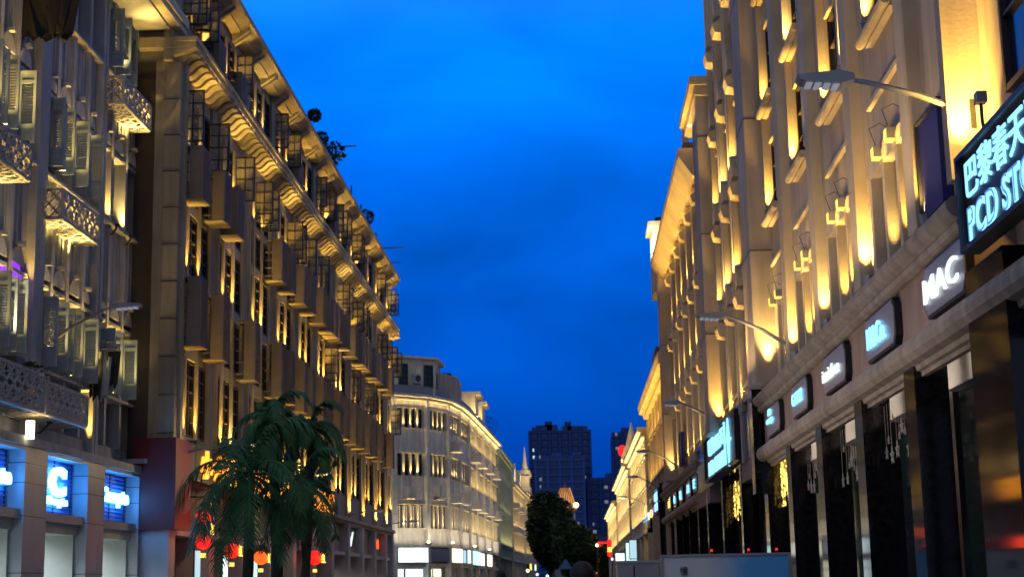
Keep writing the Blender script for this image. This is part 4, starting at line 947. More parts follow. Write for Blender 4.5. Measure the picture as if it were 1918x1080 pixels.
    # attic room
    q = MB(); q.prism([(-20.5, 165, 21.6), (-18.2, 163.6, 21.6), (-14.6, 166.4, 21.6), (-14.4, 172, 21.6), (-20.5, 172, 21.6)], (0, 0, 4.0), 'cream_l3')
    q.prism([(-20.8, 164.8, 25.6), (-18.2, 163.1, 25.6), (-14.1, 166.2, 25.6), (-13.9, 172.4, 25.6), (-20.8, 172.4, 25.6)], (0, 0, .22), 'white_l3')
    q.prism([(-14.4, 168, 21.6), (-12.6, 172, 21.6), (-12.5, 178, 21.6), (-14.4, 178, 21.6)], (0, 0, 2.9), 'stone_l2'); q.box(-15, -13.2, 171, 178, 24.5, 24.8, 'roof_dark')
    q.build('attic', t)
    fa = F((-18.2, 163.6, 0), (3.6, 2.8, 0), (2.8, -3.6, 0))
    for s in (.55, 3.75): put('window', window_mesh(fa, 1.15, 2.5, 2, 4, 'frame_teal', 'glass'), fa, s, .08, 22.5, t)
    q = MB(fa); q.box(1.7, 2.75, .05, .6, 22.9, 23.9, 'cage_white'); q.tube([(2.1, .6, 23.4), (2.1, .66, 23.4)], .36, 'metal_dark', 14); q.build('air_conditioner', t)
    q = MB(segs[1][0]); q.box(1, 1.5, .1, .16, 15.0, 15.3, 'em_wincold'); q.build('window_light', t)
    # dormers further down the roof
    for y, x in ((196, -12.9), (207, -12.7)):
        q = MB(); q.box(x-3, x+.9, y, y+6, 21.6, 25.3, 'cream_l3'); q.box(x-3.2, x+1.6, y-.3, y+6.3, 25.3, 25.7, 'cream_l3'); q.build('dormer', t); spot((x+1.6, y-1.2, 22.2), (-.35, .5, 1), 650, t, WARM2, ang=120)
    # wall lamps above the shops
    for si, s in ((2, 4.3), (4, .4), (6, 3), (8, 4)):
        fr, L = segs[si]; q = MB(fr); q.tube([(s, .35, 6.0), (s, .35, 6.2)], .16, 'em_lamp', 8); q.box(s-.25, s+.25, 0, .6, 5.85, 5.98, 'metal_dark'); q.build('wall_lamp', t); spot(fr.P(s, .5, 6.15), fr.V(0, -.2, 1), 240, t, WARM2, ang=70)
    # shop level
    return t, segs
L3, SEG = left_corner()
def shop_board(fr, a, b, z0, z1, d, m_, label):
    t = thing('shop_signboard', label, 'sign', fr.P((a+b)/2, d, z0), 'lit signboards on the corner building'); q = MB(fr)
    q.box(a, b, d, d+.18, z0, z1, m_); q.build('light_panel', t); q = MB(fr); e = .07
    q.box(a-e, b+e, d-.05, d+.02, z0-e, z1+e, 'metal_dark'); q.build('frame', t); return t
f1, l1 = SEG[1]; f2, l2 = SEG[2]; f3, l3_ = SEG[3]; f4, l4 = SEG[4]; f5, l5 = SEG[5]; f6, l6 = SEG[6]; f7, l7 = SEG[7]; f8, l8 = SEG[8]
shop_board(f2, .3, l2-.3, 4.0, 5.5, .35, 'em_shop', 'big white lit signboard facing the camera on the corner building')
shop_board(f3, .4, l3_-.4, 4.1, 5.4, .1, 'blue_tint', 'blue unlit signboard next to the big white one')
shop_board(f4, .5, l4-.6, 4.0, 5.5, .25, 'em_shopwarm', 'cream lit signboard at the curved corner')
shop_board(f5, .3, 1.6, 4.0, 5.4, .3, 'em_wincold', 'narrow cold blue signboard just past the curved corner')
shop_board(f5, 4.0, 6.0, 4.0, 5.5, .3, 'em_white', 'narrow upright white sign on the long side of the corner building')
shop_board(f6, .5, 8.5, 3.9, 5.5, .3, 'em_mint', 'long mint lit signboard on the corner building')
shop_board(f7, 1.0, 5.0, 3.9, 5.4, .3, 'em_shop', 'white lit signboard beyond the long mint one')
shop_board(f8, 0.5, 6.5, 3.9, 5.4, .3, 'em_shopwarm', 'warm white lit signboard at the far end of the corner building')
q = MB(); q.box(-19.9, -19.2, 160.4, 160.9, 4.9, 5.6, 'em_white'); tag(q.build('hanging_sign'), 'tiny square white sign projecting at the left end of the corner building', 'sign')
for fr_, a, b, m_, zz in ((f2, .5, l2-.3, 'em_shop', 3.3), (f3, .6, 3.6, 'em_shopwarm', 3.3)):
    q = MB(fr_); q.box(a, b, -.38, -.34, GZ, zz, m_); q.box(a+1.0, a+1.2, -.34, -.3, GZ, zz, 'metal_dark'); q.box(a, b, -.34, -.3, 2.4, 2.5, 'metal_dark'); o = q.build('shop_interior', L3)

# further left buildings
def FLs(x0, y0, x1, y1):
    u = Vector((x1-x0, y1-y0, 0)); n = Vector((u.y, -u.x, 0)).normalized(); return F((x0, y0, 0), u, n), u.length
fr, L = FLs(-10.75, 227, -10.3, 262)
t = simple_block('netted_building', 'building wrapped in green scaffolding net beyond the corner building', fr, 0, L, 20.8, 'green_net', 'green_net', 4, 3, 55, 5.5, ('frame_grey', 'glass_pale'), elight=[3, 1, .6], seed=8)
fr, L = FLs(-10.2, 263, -9.4, 300)
t = simple_block('gabled_building', 'pale building with lit stepped gables beyond the netted building', fr, 0, L, 18.2, 'white_l3', 'cream_l3', 4.5, 3, 120, 5.5, balc=True, seed=9)
for k in (0, 1):
    q = MB(fr); a = 3+k*17; q.prism([(a, .2, 18.4), (a+10, .2, 18.4), (a+9, .2, 19.6), (a+7.4, .2, 19.8), (a+6.6, .2, 21.4), (a+5, .2, 22.2), (a+3.4, .2, 21.4), (a+2.6, .2, 19.8), (a+1, .2, 19.6)], (0, -1.2, 0), 'cream_l3'); q.build('gable', t)
    spot(fr.P(a+2, 2.6, 18.4), fr.V(.5, -.5, 1), 2200, t, WARM2, ang=110)
fr, L = FLs(-9.35, 301, -7.9, 345)
t = simple_block('spired_building', 'pale building with a lit pointed spire at the left end of the street', fr, 0, L, 19.0, 'white_l3', 'cream_l3', 5, 3, 110, 5.5, balc=True, seed=10)
q = MB(fr); q.box(12, 17, -2.2, .6, 19, 20.6, 'cream_l3'); q.box(12.8, 16.2, -1.6, .3, 20.6, 22.6, 'cream_l3'); q.box(12.4, 16.6, -1.9, .6, 22.6, 22.9, 'cream_l3'); q.tube([(14.5, -.6, 22.9), (14.5, -.6, 24.2), (14.5, -.6, 24.3), (14.5, -.6, 26.2), (14.5, -.6, 29)], [1.5, 1.0, .65, .35, .05], 'cream_l3', 8)
q.build('spire', t); spot(fr.P(5, 4.5, 19.5), fr.V(.7, -.6, 1), 6500, t, WARM2, ang=110); spot(fr.P(22, 4.5, 19.5), fr.V(.7, -.6, 1), 2200, t, WARM2, ang=110)
spot(fr.P(20, 1.2, 6.0), fr.V(0, -.1, 1), 2600, t, WARM2, ang=60)
for s, m_, lab in ((8, 'em_yellow', 'small yellow lit sign under the spired building'), (24, 'em_white', 'small white round sign under the spired building')):
    q = MB(fr); q.box(s, s+3, .4, .6, 4.2, 5.4, m_); q.box(s-.1, s+3.1, .3, .41, 4.1, 5.5, 'metal_dark'); tag(q.build('shop_sign'), lab, 'sign')

# ================================================================== street-wall lamps
def street_lamp(fr, s, z, L, label, lit=False, tilt=.28, headw=.30):
    t = thing('street_lamp', label, 'street lamp', fr.P(s, 0, z), 'arm lamps fixed to the facades')
    q = MB(fr); q.box(s-.1, s+.1, -.02, .07, z-.25, z+.2, 'metal_dark'); q.build('wall_plate', t)
    q = MB(fr); q.tube([(s, .03, z), (s, L*.35, z+L*tilt*.55), (s, L*.68, z+L*tilt*.92), (s, L*.80, z+L*tilt)], [.055, .05, .04, .035], 'metal_grey', 8); q.build('arm', t)
    q = MB(fr); z1 = z+L*tilt; a = L*.76
    q.prism([(s-headw/2, a, z1-.05), (s-headw/2, a+.18, z1-.09), (s-headw/2, L+.25, z1-.03), (s-headw/2, L+.28, z1+.05), (s-headw/2, a+.2, z1+.10), (s-headw/2, a, z1+.04)], (headw, 0, 0), 'metal_grey')
    h = q.build('lamp_head', t); q = MB(fr)
    for k in range(4): x = a+.22+k*(L-a)*.24; q.box(s-headw*.4, s+headw*.4, x, x+(L-a)*.17, z1-.125+k*.012, z1-.10+k*.012, 'em_lamp' if lit else 'em_ledw')
    q.build('led_module', h)
    if lit: point(fr.P(s, L+.1, z1-.35), 260, t, WARM2, .12)
    return t
street_lamp(FL1, 49.4, 9.35, 3.1, 'unlit street lamp on a long arm in front of the left shutters', tilt=.46, headw=.4)
street_lamp(FR, 22.0, 8.2, 2.25, 'large near street lamp reaching out above the store sign', tilt=.26, headw=.34)
street_lamp(FR, 41.0, 7.6, 2.3, 'street lamp on the right, second from the camera', tilt=.40, headw=.34)
street_lamp(FR, 62.0, 7.65, 2.0, 'street lamp above the middle store sign', tilt=.46)
street_lamp(FR, 87.0, 7.8, 2.1, 'street lamp above the row of small far signboards', tilt=.44)
street_lamp(FR, 105.0, 7.6, 2.0, 'street lamp beside the small far store sign', tilt=.45)
street_lamp(FR, 125.0, 7.5, 2.1, 'lit street lamp farthest along the right facades', lit=True, tilt=.35)
street_lamp(FL2, 61.2, 6.9, 3.1, 'lit street lamp behind the left side of the palm', lit=True, tilt=.12, headw=.4)
street_lamp(FL2, 79.5, 7.0, 3.1, 'lit street lamp behind the right side of the palm', lit=True, tilt=.12, headw=.4)
street_lamp(FL2, 104.5, 6.2, 2.9, 'unlit street lamp past the palm on the long building', tilt=.14)
street_lamp(FL2, 128.0, 6.4, 2.9, 'unlit street lamp near the far end of the long building', tilt=.14)

# ================================================================== L2 street level : red and orange signs
def neon_board(a, b, z0, z1, txt, label, m_='em_orange', d=.45):
    t = thing('restaurant_sign', label, 'sign', FL2.P((a+b)/2, d, z0), 'orange lit restaurant signs'); q = MB(FL2)
    q.box(a, b, d-.25, d, z0, z1, 'green_panel'); q.box(a-.06, b+.06, d-.28, d+.06, z1, z1+.08, 'metal_dark'); q.build('board', t)
    text('lettering', txt, FL2, (a+b)/2, d+.06, (z0+z1)/2-.02, (b-a)*.86, (z1-z0)*.8, m_, t, .05, .035); return t
neon_board(62.6, 70.5, 5.95, 7.5, '小食城', 'first dark green signboard with big orange characters behind the palm')
neon_board(71.5, 84, 5.95, 7.4, '闽南海鲜', 'middle signboard with orange characters mostly hidden by the palm')
neon_board(88, 100, 6.0, 7.55, '大酒楼', 'last orange lit signboard just right of the palm')
t = thing('red_fascia', 'dark red panel on the corner beside the near left building', 'sign', FL2.P(60, .3, 4)); q = MB(FL2); q.box(59.3, 61.6, .3, .5, 3.9, 7.4, 'red_panel'); q.box(59.2, 59.3, -1.2, .5, 3.9, 7.4, 'red_panel'); q.build('panel', t); q = MB(FL2); q.box(61.6, 62.3, .3, .5, 5.9, 7.4, 'metal_dark'); q.build('frame', t)
q = MB(FL2)
for a, b, z0, z1, m_, d, lab in ((62.0, 63.3, 3.0, 5.0, 'em_red', 1.1, 'tall red lit sign left of the palm'), (67.2, 68.7, 2.7, 3.8, 'em_red', 1.1, 'red lit sign behind the palm fronds on the left'), (73.8, 74.9, 2.5, 3.6, 'em_redor', 1.1, 'small orange-red sign behind the palm trunk'), (88.5, 91.5, 2.6, 4.0, 'em_red', 1.1, 'red lit sign right of the palm trunk')):
    t = thing('lantern_sign', lab, 'sign', FL2.P(a, d, z0), 'red lit signs at street level'); c = MB(FL2)
    rr_ = (z1-z0)/2; n_ = 2 if z1-z0 > 1.5 else 1; rr_ /= n_
    for j in range(n_):
        zc = z0+rr_*(2*j+1); c = MB(FL2); c.ball(((a+b)/2, d-.3, zc), rr_*.66, m_, 16, 10, (1, 1, .9)); c.build('lantern', t, smooth=True)
    c = MB(FL2); c.tube([((a+b)/2, d-.3, z1-.05), ((a+b)/2, d-.3, z1+.3), ((a+b)/2, .2, z1+.3)], .04, 'metal_dark', 6); c.tube([((a+b)/2, d-.3, z0-.12), ((a+b)/2, d-.3, z0+.05)], .12, 'em_yellow', 8); c.build('bracket', t)
    text('lettering', '红', FL2, (a+b)/2, d-.28+rr_*.68, (z0+z1)/2, (b-a)*.45, rr_*.9, 'em_yellow', t, .02, .02); point(FL2.P((a+b)/2, d+.9, (z0+z1)/2), 28, t, (1, .05, .02), .4)
for a, m_, lab in ((64.2, 'em_wincold', 'cold lit door panel left of the palms'), (69.4, 'em_shop', 'white lit door panel behind the left palm'), (76, 'em_mint', 'mint lit door panel behind the palm trunks'), (93.2, 'em_wincold', 'cold lit door panel right of the palms')):
    c = MB(FL2); c.box(a, a+.7, .1, .16, 1.2, 3.2, m_); c.box(a-.05, a+.75, .04, .1, 1.1, 3.3, 'metal_dark'); tag(c.build('door_light'), lab, 'shop light', 'lit door panels of the restaurant')

t = thing('shop_sign', 'white V-shaped lit sign on the long building past the palm', 'sign', FL2.P(112.5, -.4, 4.2)); q = MB(FL2); q.box(109.6, 115.4, -.47, -.42, 4.1, 5.8, 'glass'); q.build('backing_panel', t); text('lettering', 'V', FL2, 112.6, -.36, 5.0, 2.6, 1.05, 'em_white', t, .04, .03)
t = thing('shop_sign', 'small orange lit character sign at the end of the long building', 'sign', FL2.P(126.5, -.4, 4.2)); q = MB(FL2); q.box(124, 129.2, -.47, -.42, 4.1, 5.8, 'glass'); q.build('backing_panel', t); text('lettering', '火锅', FL2, 126.6, -.36, 5.0, 4.2, .8, 'em_redor', t, .04, .03)
for s in (105, 112, 119, 126): strip(FL2.P(s, -2, 3.6), (0, 0, -1), (0, 1, 0), 3, 70, L3, (1, .8, .55), 1)

# ================================================================== palm
def palm(base, top, label, n, flen, seed, droop=1.0, trunk_r=.17):
    rr = random.Random(seed); t = thing('palm_tree', label, 'palm tree', base, 'palm trees by the left pavement')
    q = MB(); pts_, rs = [], []
    for i in range(13):
        f = i/12; pts_.append((base[0]+(top[0]-base[0])*f+.12*math.sin(f*3), base[1]+(top[1]-base[1])*f, base[2]+(top[2]-base[2])*f)); rs.append(trunk_r*(1.15-.35*f)*(1+.05*(i % 2)))
    q.tube(pts_, rs, 'palm_trunk', 12); q.build('trunk', t, smooth=True)
    for k in range(n):
        az = 2.4*k+rr.uniform(-.3, .3); el = R(78-118*(k/n)+rr.uniform(-8, 8)); L = flen*rr.uniform(.85, 1.12); f = MB()
        p = Vector(top)+Vector((0, 0, .1)); d = Vector((math.cos(az)*math.cos(el), math.sin(az)*math.cos(el), math.sin(el))); ns = 22; rach = [p.copy()]
        for i in range(ns):
            d = (d + Vector((0, 0, -1))*(.055+.05*i/ns)*droop*(1.2 if el > 0 else .9)).normalized(); p = p+d*(L/ns); rach.append(p.copy())
        f.tube([tuple(x) for x in rach], [.05*(1-.8*i/ns) for i in range(ns+1)], 'palm_leaf', 4)
        for i in range(2, ns):
            tg = (rach[i+1]-rach[i-1]).normalized() if i < ns else d
            sd = tg.cross(Vector((0, 0, 1))); sd = sd.normalized() if sd.length > .1 else Vector((1, 0, 0)); upv = sd.cross(tg)
            ll = L*.26*math.sin(math.pi*min(1, (i+1.5)/(ns+2)))**.6
            for sg in (-1, 1):
                for h in (0, .5):
                    o = rach[i].lerp(rach[i+1], h); dr = (sd*sg*.85+tg*.55-Vector((0, 0, 1))*rr.uniform(.25, .6)+upv*rr.uniform(-.1, .25)).normalized(); l = ll*rr.uniform(.8, 1.1)
                    mid = o+dr*l*.55; tip = o+dr*l+Vector((0, 0, -l*.25)); wv = tg*.030
                    f.quad([tuple(o-wv*.5), tuple(mid-wv), tuple(tip), tuple(mid+wv), tuple(o+wv*.5)], 'palm_leaf')
        f.build('frond', t, False)
    return t
palm((-8.6, 45, GZ), (-8.75, 45, 6.35), 'tallest dark palm in front of the long left building', 17, 1.75, 11, 1.9)
palm((-8.2, 46, GZ), (-7.75, 46, 6.15), 'tall palm leaning right behind the tallest palm', 14, 1.7, 14, 2.0, .13)
palm((-9.2, 43, GZ), (-9.0, 43, 4.6), 'shorter palm with long drooping fronds on the left', 17, 2.9, 12, 1.7, .16)
palm((-7.6, 44, GZ), (-7.7, 44, 4.3), 'shorter palm with drooping fronds on the right', 13, 2.1, 13, 1.8, .12)
# ================================================================== broadleaf trees
def leaf_crown(f, c, rad, n, rr, size, m_='leaf'):
    for i in range(n):
        while True:
            v = Vector((rr.uniform(-1, 1), rr.uniform(-1, 1), rr.uniform(-1, 1)))
            if v.length < 1: break
        v = v.normalized()*(v.length**.5); p = Vector((c[0]+v.x*rad[0], c[1]+v.y*rad[1], c[2]+v.z*rad[2]))
        a = Vector((rr.uniform(-1, 1), rr.uniform(-1, 1), rr.uniform(-.6, .6))).normalized(); b = a.cross(Vector((rr.uniform(-1, 1), rr.uniform(-1, 1), 1))).normalized(); s = size*rr.uniform(.6, 1.3)
        f.quad([tuple(p-a*s), tuple(p-b*s*.45), tuple(p+a*s), tuple(p+b*s*.45)], m_)
def tree(base, h, rad, label, seed, blobs=14, per=420, size=.42):
    rr = random.Random(seed); t = thing('street_tree', label, 'tree', base, 'broadleaf trees at the end of the street'); q = MB()
    q.tube([base, (base[0]+.2, base[1], base[2]+h*.3), (base[0], base[1], base[2]+h*.55)], [.55, .42, .25], 'bark', 10)
    for k in range(6): a = k*1.05; q.tube([(base[0], base[1], base[2]+h*.35), (base[0]+math.cos(a)*rad*.35, base[1]+math.sin(a)*rad*.35, base[2]+h*.6), (base[0]+math.cos(a)*rad*.7, base[1]+math.sin(a)*rad*.7, base[2]+h*.75)], [.24, .15, .05], 'bark', 7)
    q.build('trunk', t, smooth=True); f = MB()
    for k in range(blobs):
        a = rr.uniform(0, 6.28); r_ = rad*rr.uniform(.1, .72); z = base[2]+h*rr.uniform(.38, .86)
        k_ = 1-.35*abs((z-base[2])/h-.6)*2; leaf_crown(f, (base[0]+math.cos(a)*r_*k_, base[1]+math.sin(a)*r_*k_, z), (rad*.36, rad*.36, h*.13), per, rr, size)
    leaf_crown(f, (base[0], base[1], base[2]+h*.6), (rad*.7, rad*.7, h*.3), per*5, rr, size*1.4)
    f.build('crown', t, False); return t
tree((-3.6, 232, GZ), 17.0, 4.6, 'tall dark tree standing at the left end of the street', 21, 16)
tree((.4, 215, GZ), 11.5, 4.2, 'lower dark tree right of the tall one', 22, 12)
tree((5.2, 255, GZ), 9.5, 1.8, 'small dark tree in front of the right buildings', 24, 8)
# roof plants
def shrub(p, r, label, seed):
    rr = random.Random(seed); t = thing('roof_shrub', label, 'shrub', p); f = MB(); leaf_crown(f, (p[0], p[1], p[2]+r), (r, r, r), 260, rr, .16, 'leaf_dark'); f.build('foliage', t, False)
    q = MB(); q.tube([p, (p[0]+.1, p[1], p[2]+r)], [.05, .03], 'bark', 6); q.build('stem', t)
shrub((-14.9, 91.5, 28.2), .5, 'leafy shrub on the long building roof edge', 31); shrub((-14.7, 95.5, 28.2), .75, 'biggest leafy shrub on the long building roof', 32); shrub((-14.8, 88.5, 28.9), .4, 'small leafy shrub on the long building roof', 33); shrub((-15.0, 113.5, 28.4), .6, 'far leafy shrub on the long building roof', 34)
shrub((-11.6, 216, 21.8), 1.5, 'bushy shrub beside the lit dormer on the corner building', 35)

# ================================================================== towers far away
def tower(label, x0, x1, y, z1, m_, seed, crown=True, steps=()):
    rr = random.Random(seed); t = thing('tower_block', label, 'tower', ((x0+x1)/2, y+10, GZ)); w = MB()
    w.box(x0, x1, y, y+22, GZ, z1, m_)
    n = int((z1)/1.9)
    for j in range(n):
        z = 2+j*1.9; w.box(x0-.25, x1+.25, y-.3, y, z, z+.45, m_)
    nb = max(3, int((x1-x0)/2.6))
    for i in range(nb+1): x = x0+(x1-x0)*i/nb; w.box(x-.25, x+.25, y-.55, y, GZ, z1, m_)
    for a, b, h in steps: w.box(a, b, y+1, y+14, z1, z1+h, m_)
    w.build('wall', t)
    g_ = MB()
    for i in range(nb):
        for j in range(n):
            x = x0+(x1-x0)*(i+.25)/nb; g_.box(x, x+(x1-x0)/nb*.5, y-.1, y-.02, 2.6+j*1.9, 3.7+j*1.9, 'tower_haze_glass')
    o = g_.build('windows', t); o['kind'] = 'stuff'
    k = MB()
    for _ in range(int(nb*n*.05)+4):
        i = rr.randrange(nb); j = rr.randrange(4, n); x = x0+(x1-x0)*(i+.3)/nb; k.box(x, x+rr.choice((.4, .6, .9)), y-.2, y-.11, 2.7+j*1.9, 3.5+j*1.9, 'em_twin' if rr.random() < .75 else 'em_wincold')
    k.build('lit_windows', t); return t
tower('broad dark residential tower in the distance at the end of the street', -11.3, 5.4, 424, 42.6, 'tower_haze', 41, steps=((-9.5, -3.5, 1.6), (-7, -5, 2.6), (-2.4, 3.4, 1.2), (-1.6, .2, 2.4)))
tower('paler lower tower standing in front of the broad dark tower', -9.2, 3.2, 400, 33.6, 'tower_haze_pale', 42, steps=((-5, -2.4, .9), (.2, 2.6, .9)))
tower('narrow dark tower half hidden by the right-hand buildings', 11.4, 19, 424, 41.6, 'tower_haze', 43, steps=((14, 17, 1.4),))
tower('low wide dark block between the two tall towers', 4.2, 14, 408, 28.4, 'tower_haze', 44, steps=((9, 11, 1.2),))
# lit pavilion
t = thing('rooftop_pavilion', 'small pavilion with a glowing orange ribbed roof above the dark tree', 'pavilion', (-1.9, 330, 12)); q = MB()
for a in (-3.6, -2.2, -.9, .2):
    q.box(a, a+.35, 330, 330.4, 12, 16.8, 'cream_l3'); q.box(a, a+.35, 334, 334.4, 12, 16.8, 'cream_l3')
q.box(-4.2, .9, 329.4, 335, 16.4, 17.1, 'terracotta'); q.build('columns', t); q = MB()
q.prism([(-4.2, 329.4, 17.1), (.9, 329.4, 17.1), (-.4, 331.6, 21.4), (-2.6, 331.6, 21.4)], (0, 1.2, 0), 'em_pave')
for k in range(8): q.tube([(-3.9+k*.63, 329.25, 17.2), (-2.5+k*.25, 331.45, 21.4)], .1, 'terracotta', 5)
q.tube([(-1.5, 332, 21.3), (-1.5, 332, 22.4)], [.4, .05], 'terracotta', 8); q.build('roof', t)
q = MB(); q.ball((-4.1, 329.2, 17.6), .55, 'em_lamp'); q.ball((.8, 329.2, 17.6), .55, 'em_lamp'); q.build('lamp', t)
q = MB(); q.box(-2, 1.2, 334, 336, 9, 12, 'cream_l3'); q.box(-4, 1, 329, 336, GZ, 12, 'concrete'); q.build('base', t)
# far low houses and neon street end
t = thing('background_house', 'low haze-blue house under the towers at the end of the street', 'house', (4, 330, GZ)); q = MB(); q.box(3.2, 7.5, 330, 345, GZ, 11.0, 'tower_haze_pale'); q.box(7.5, 13, 330, 345, GZ, 9.3, 'tower_haze'); q.box(3, 7.7, 329.7, 345, 11, 11.5, 'roof_dark'); q.build('wall', t)
q = MB()
for i in range(8):
    for j in range(3): q.box(3.6+i*1.1, 4.1+i*1.1, 329.9, 329.98, 4+j*2.1, 5.2+j*2.1, 'glass')
q.build('window', t)
t = thing('neon_shop', 'bright red and orange neon shopfront at the far end of the street', 'shop', (3, 290, GZ)); q = MB(); q.box(2.0, 7.2, 290, 296, GZ, 9.2, 'red_panel'); q.build('wall', t); q = MB()
q.box(3.2, 6.6, 289.8, 290, 7.9, 8.9, 'em_red'); q.box(2.5, 6.9, 289.8, 290, 5.4, 7.4, 'em_redor'); q.box(2.6, 4.2, 289.7, 289.9, 3.2, 5.0, 'em_yellow'); q.box(4.6, 6.4, 289.7, 289.9, 3.4, 4.6, 'em_redor'); q.build('neon_panel', t)
t = thing('lit_building', 'small pale lit house left of the far neon shopfront', 'house', (0, 285, GZ)); q = MB(); q.box(-1.8, 1.9, 285, 292, GZ, 8.2, 'cream_l3'); q.prism([(-2.1, 284.8, 8.2), (2.2, 284.8, 8.2), (.1, 284.8, 9.8)], (0, 7, 0), 'cream_l3'); q.build('wall', t)
q = MB()
for i in range(4): q.box(-1.4+i*.85, -1.0+i*.85, 284.92, 284.99, 4.6, 6.6, 'em_win')
q.build('window', t); spot((0, 282.8, 3), (0, .25, 1), 1500, t, WARM2, ang=100)
q = MB(); q.prism([(-.9, 88, 2.35), (-.1, 88, 2.35), (-.45, 88.3, 2.95)], (0, .6, 0), 'tent'); q.tube([(-.5, 88.3, GZ), (-.5, 88.3, 2.4)], .04, 'metal_dark', 6); tag(q.build('parasol'), 'pointed blue parasol in the street centre', 'parasol')
rr = random.Random(9)
labs = ['warm lamp globe at the left of the street end', 'white lit stall lamp beside the tree foot', 'pale lit stall lamp near the blue parasol', 'cold white lamp at the far right pavement', 'orange lamp beside the neon shopfront']
for (x, y, z, m_), lab in zip(((-5.9, 200, 3.2, 'em_lamp'), (-4.7, 200, 2.7, 'em_white'), (-3.5, 205, 2.5, 'em_shop'), (4.6, 190, 4.3, 'em_white'), (3.0, 200, 6.2, 'em_lamp')), labs):
    q = MB(); q.ball((x, y, z), .19, m_); q.tube([(x, y, GZ), (x, y, z-.3)], .07, 'metal_dark', 6); tag(q.build('globe_lamp'), lab, 'street lamp', 'globe lamps at the street end')

# ================================================================== hoarding in front of the arcade
t = thing('hoarding_board', 'printed hoarding board with blue sky clouds and one dark character', 'board', (3.1, 34, GZ)); q = MB()
q.box(1.93, 4.60, 34.0, 34.08, GZ+.2, 2.10, 'printed_sky'); q.build('printed_panel', t); q = MB()
for a, b in ((1.86, 1.93), (4.60, 4.67)): q.box(a, b, 33.97, 34.1, GZ, 2.15, 'metal_grey')
q.box(1.93, 4.60, 33.97, 34.1, 2.10, 2.15, 'metal_grey'); q.build('frame', t)
FH = F((0, 34, 0), (1, 0, 0), (0, -1, 0)); text('lettering', '憶', FH, 2.36, .02, 1.80, .17, .19, 'black', t, .01)
t = thing('metal_cabin', 'plain grey cabin box beside the printed hoarding', 'cabin', (1.3, 40, GZ)); q = MB(); q.box(1.1, 2.14, 40, 41.5, GZ, 2.06, 'metal_grey'); q.box(1.06, 2.18, 39.95, 41.6, 2.06, 2.12, 'cage_white'); q.build('body', t); q = MB(); q.box(1.5, 1.54, 39.98, 40, GZ+.1, 2.0, 'metal_dark'); q.build('door_seam', t)
q = MB(); q.box(.98, 1.04, 44, 44.1, GZ, 2.3, 'cage_white'); q.box(.95, 1.07, 43.95, 44.1, 2.3, 2.75, 'em_red'); q.box(.95, 1.07, 43.93, 43.95, 2.42, 2.55, 'em_yellow'); tag(q.build('marker_post'), 'thin white post with a red and yellow lit top beside the grey cabin', 'post')
for x, lab in ((2.98, 'red dot for a distant light above the left part of the hoarding'), (3.78, 'red dot for a distant light above the middle of the hoarding'), (4.38, 'red dot for a distant light above the right end of the hoarding')):
    q = MB(); q.tube([(x, 34.1, 2.15), (x, 34.1, 2.20)], .035, 'red_panel', 8); q.tube([(x, 34.1, 2.20), (x, 34.1, 2.25)], [.03, .02], 'em_red', 8); tag(q.build('red_light_dot'), lab, 'lamp', 'red dots for distant lights above the hoarding')  # stand-ins put on the board for far tail lights and reflections

# ================================================================== hanging stars and light bunches
def star(q, c, r, t=.02, m_='star'):
    n = 10; o = []; i_ = []
    for k in range(n):
        a = math.pi/2+2*math.pi*k/n; R_ = r if k % 2 == 0 else r*.42; o.append((c[0]+math.cos(a)*R_, c[1]+math.sin(a)*R_)); i_.append((c[0]+math.cos(a)*R_*.66, c[1]+math.sin(a)*R_*.66))
    for k in range(n):
        k2 = (k+1) % n; q.prism([(o[k][0], -1.0+.6, o[k][1]), (o[k2][0], -.4, o[k2][1]), (i_[k2][0], -.4, i_[k2][1]), (i_[k][0], -.4, i_[k][1])], (0, t, 0), m_)
def garland(s0, s1, zt, zb, label, seed, m_='star', bunch=False):
    rr = random.Random(seed); fr = FR; t = thing('star_garland', label, 'garland', fr.P((s0+s1)/2, -.6, zt), 'garlands hanging in the right arcade'); st = MB(fr); sg = MB(fr)
    n = 9; 
    for k in range(n):
        s = s0+(s1-s0)*k/(n-1); z = zb+rr.uniform(0, .12)+(.28 if k % 2 else 0)+(.45 if k in (2, 5) else 0)
        st.tube([(s, -.39, zt), (s, -.39, z)], .004, m_ if not bunch else 'em_yellow', 4)
        if bunch:
            for _ in range(14): star(sg, (s+rr.uniform(-.12, .12), z+rr.uniform(-.1, .75)), rr.uniform(.03, .055), .02, 'em_gold')
        else: sg = MB(fr); star(sg, (s, z), rr.uniform(.14, .20) if k % 2 == 0 else .09); sg.build('star', t)
    st.build('string', t)
    if bunch: sg.build('fairy_lights', t)['kind'] = 'stuff'
garland(29.6, 31.7, 5.0, 3.95, 'pale star garland nearest the camera in the right arcade', 1); garland(35.1, 37.6, 5.0, 3.75, 'second pale star garland, under the bright white signboard', 2); garland(40.4, 42.4, 5.0, 3.95, 'small pale star garland in the bay under the thin letter board', 3)
garland(46.4, 48.0, 5.1, 3.8, 'golden fairy light bunch under the farthest large board', 4, bunch=True); garland(59.3, 62.3, 5.3, 3.8, 'golden fairy light bunch beneath the middle store sign', 5, bunch=True)

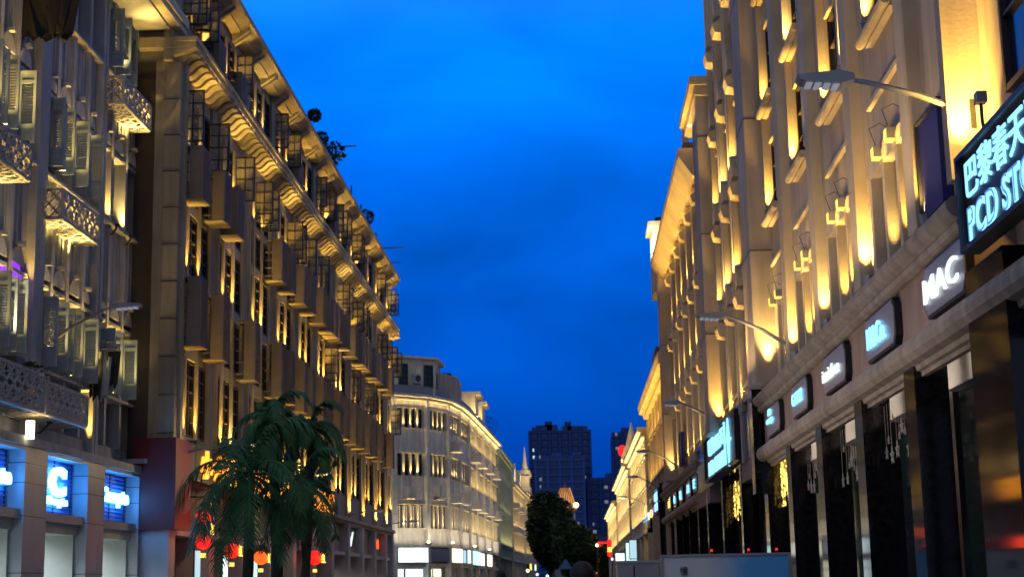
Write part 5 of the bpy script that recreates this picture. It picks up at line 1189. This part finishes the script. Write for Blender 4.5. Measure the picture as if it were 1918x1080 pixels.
# ================================================================== people (only their heads rise into the picture)
def person(x, y, h, yaw, label, seed):
    k = h/1.72/S; z = GZ+ (.22 if x < -11.8 or x > 2.9 else .02)
    V = [(0, 0, .93, .15), (0, 0, 1.12, .14), (0, .01, 1.30, .16), (0, 0, 1.42, .13), (0, 0, 1.48, .06), (0, -.01, 1.54, .062), (0, -.015, 1.62, .095), (0, -.01, 1.68, .075)]
    E_ = [(0, 1), (1, 2), (2, 3), (3, 4), (4, 5), (5, 6), (6, 7)]
    for sg in (-1, 1):
        b = len(V); V += [(sg*.10, 0, .86, .095), (sg*.11, .02*sg, .50, .065), (sg*.11, -.04*sg, .10, .045), (sg*.11, -.13*sg*.3-.06, .04, .04)]; E_ += [(0, b), (b, b+1), (b+1, b+2), (b+2, b+3)]
        b = len(V); V += [(sg*.19, 0, 1.40, .055), (sg*.25, .02, 1.12, .042), (sg*.25, -.07, .90, .032), (sg*.25, -.09, .82, .03), (sg*.245, -.10, .74, .012)]; E_ += [(3, b), (b, b+1), (b+1, b+2), (b+2, b+3), (b+3, b+4)]
    me = bpy.data.meshes.new('p'); me.from_pydata([v[:3] for v in V], E_, []); o = bpy.data.objects.new('p', me); COL.objects.link(o)
    m_ = o.modifiers.new('s', 'SKIN'); o.modifiers.new('u', 'SUBSURF').levels = 2
    for i, v in enumerate(V): me.skin_vertices[0].data[i].radius = (v[3], v[3]*.85)
    me.skin_vertices[0].data[0].use_root = True; bpy.context.view_layer.update()
    em = bpy.data.meshes.new_from_object(o.evaluated_get(bpy.context.evaluated_depsgraph_get())); bpy.data.objects.remove(o)
    M_ = Matrix.Rotation(yaw, 4, 'Z') @ Matrix.Scale(k, 4)
    em.materials.clear(); [em.materials.append(MATS[a]) for a in ('coat', 'skin')]
    for p in em.polygons: p.material_index = 1 if p.center.z > 1.49 or p.center.z < -.1 else 0; p.use_smooth = True
    em.transform(M_); t = thing('person', label, 'person', (x, y, z)); link('body', em, t)
    hr = MB(); rr = random.Random(seed); hr.ball((0, .012, 1.655), .112, 'hair', 16, 10, (.86, 1.0, .95)); me2 = hr.mesh('hair', smooth=True); me2.transform(M_); link('hair', me2, t)
    fc = MB(); fc.prism([(-.012, -.095, 1.60), (.012, -.095, 1.60), (0, -.125, 1.585), (0, -.1, 1.64)], (0, .01, 0), 'skin')
    for sx in (-.035, .035): fc.ball((sx, -.088, 1.63), .012, 'hair', 6, 4)
    fc.box(-.025, .025, -.098, -.085, 1.558, 1.566, 'red_panel'); me3 = fc.mesh('face'); me3.transform(M_); link('face', me3, t)
person(.1, 19.5, 1.71, R(180), 'person with dark brown hair seen from behind in the street centre', 1)
person(-2.5, 54, 1.83, R(180), 'dark-haired person walking away left of the street centre', 2)
person(-1.9, 60, 1.70, R(170), 'second dark-haired person further off left of the street centre', 3)
person(-3.6, 66, 1.72, R(20), 'person further left in front of the corner building', 4)

# ================================================================== scale plan units to metres about the eye
done = set()
for o in SC.objects:
    if o is camo: continue
    if o.parent is None: o.location = EYE + (Vector(o.location)-EYE)*S
    else: o.location = Vector(o.location)*S
    if o.type == 'MESH' and o.data.name not in done:
        done.add(o.data.name); o.data.transform(Matrix.Scale(S, 4) if o.parent is not None else Matrix.Translation((0, 0, 0)) @ Matrix.Scale(S, 4))
    if o.type == 'LIGHT' and o.data.type != 'SUN' and 'L'+o.data.name not in done:
        done.add('L'+o.data.name); l = o.data; l.energy *= S*S
        if l.type == 'AREA': l.size *= S; l.size_y *= S
        else: l.shadow_soft_size *= S
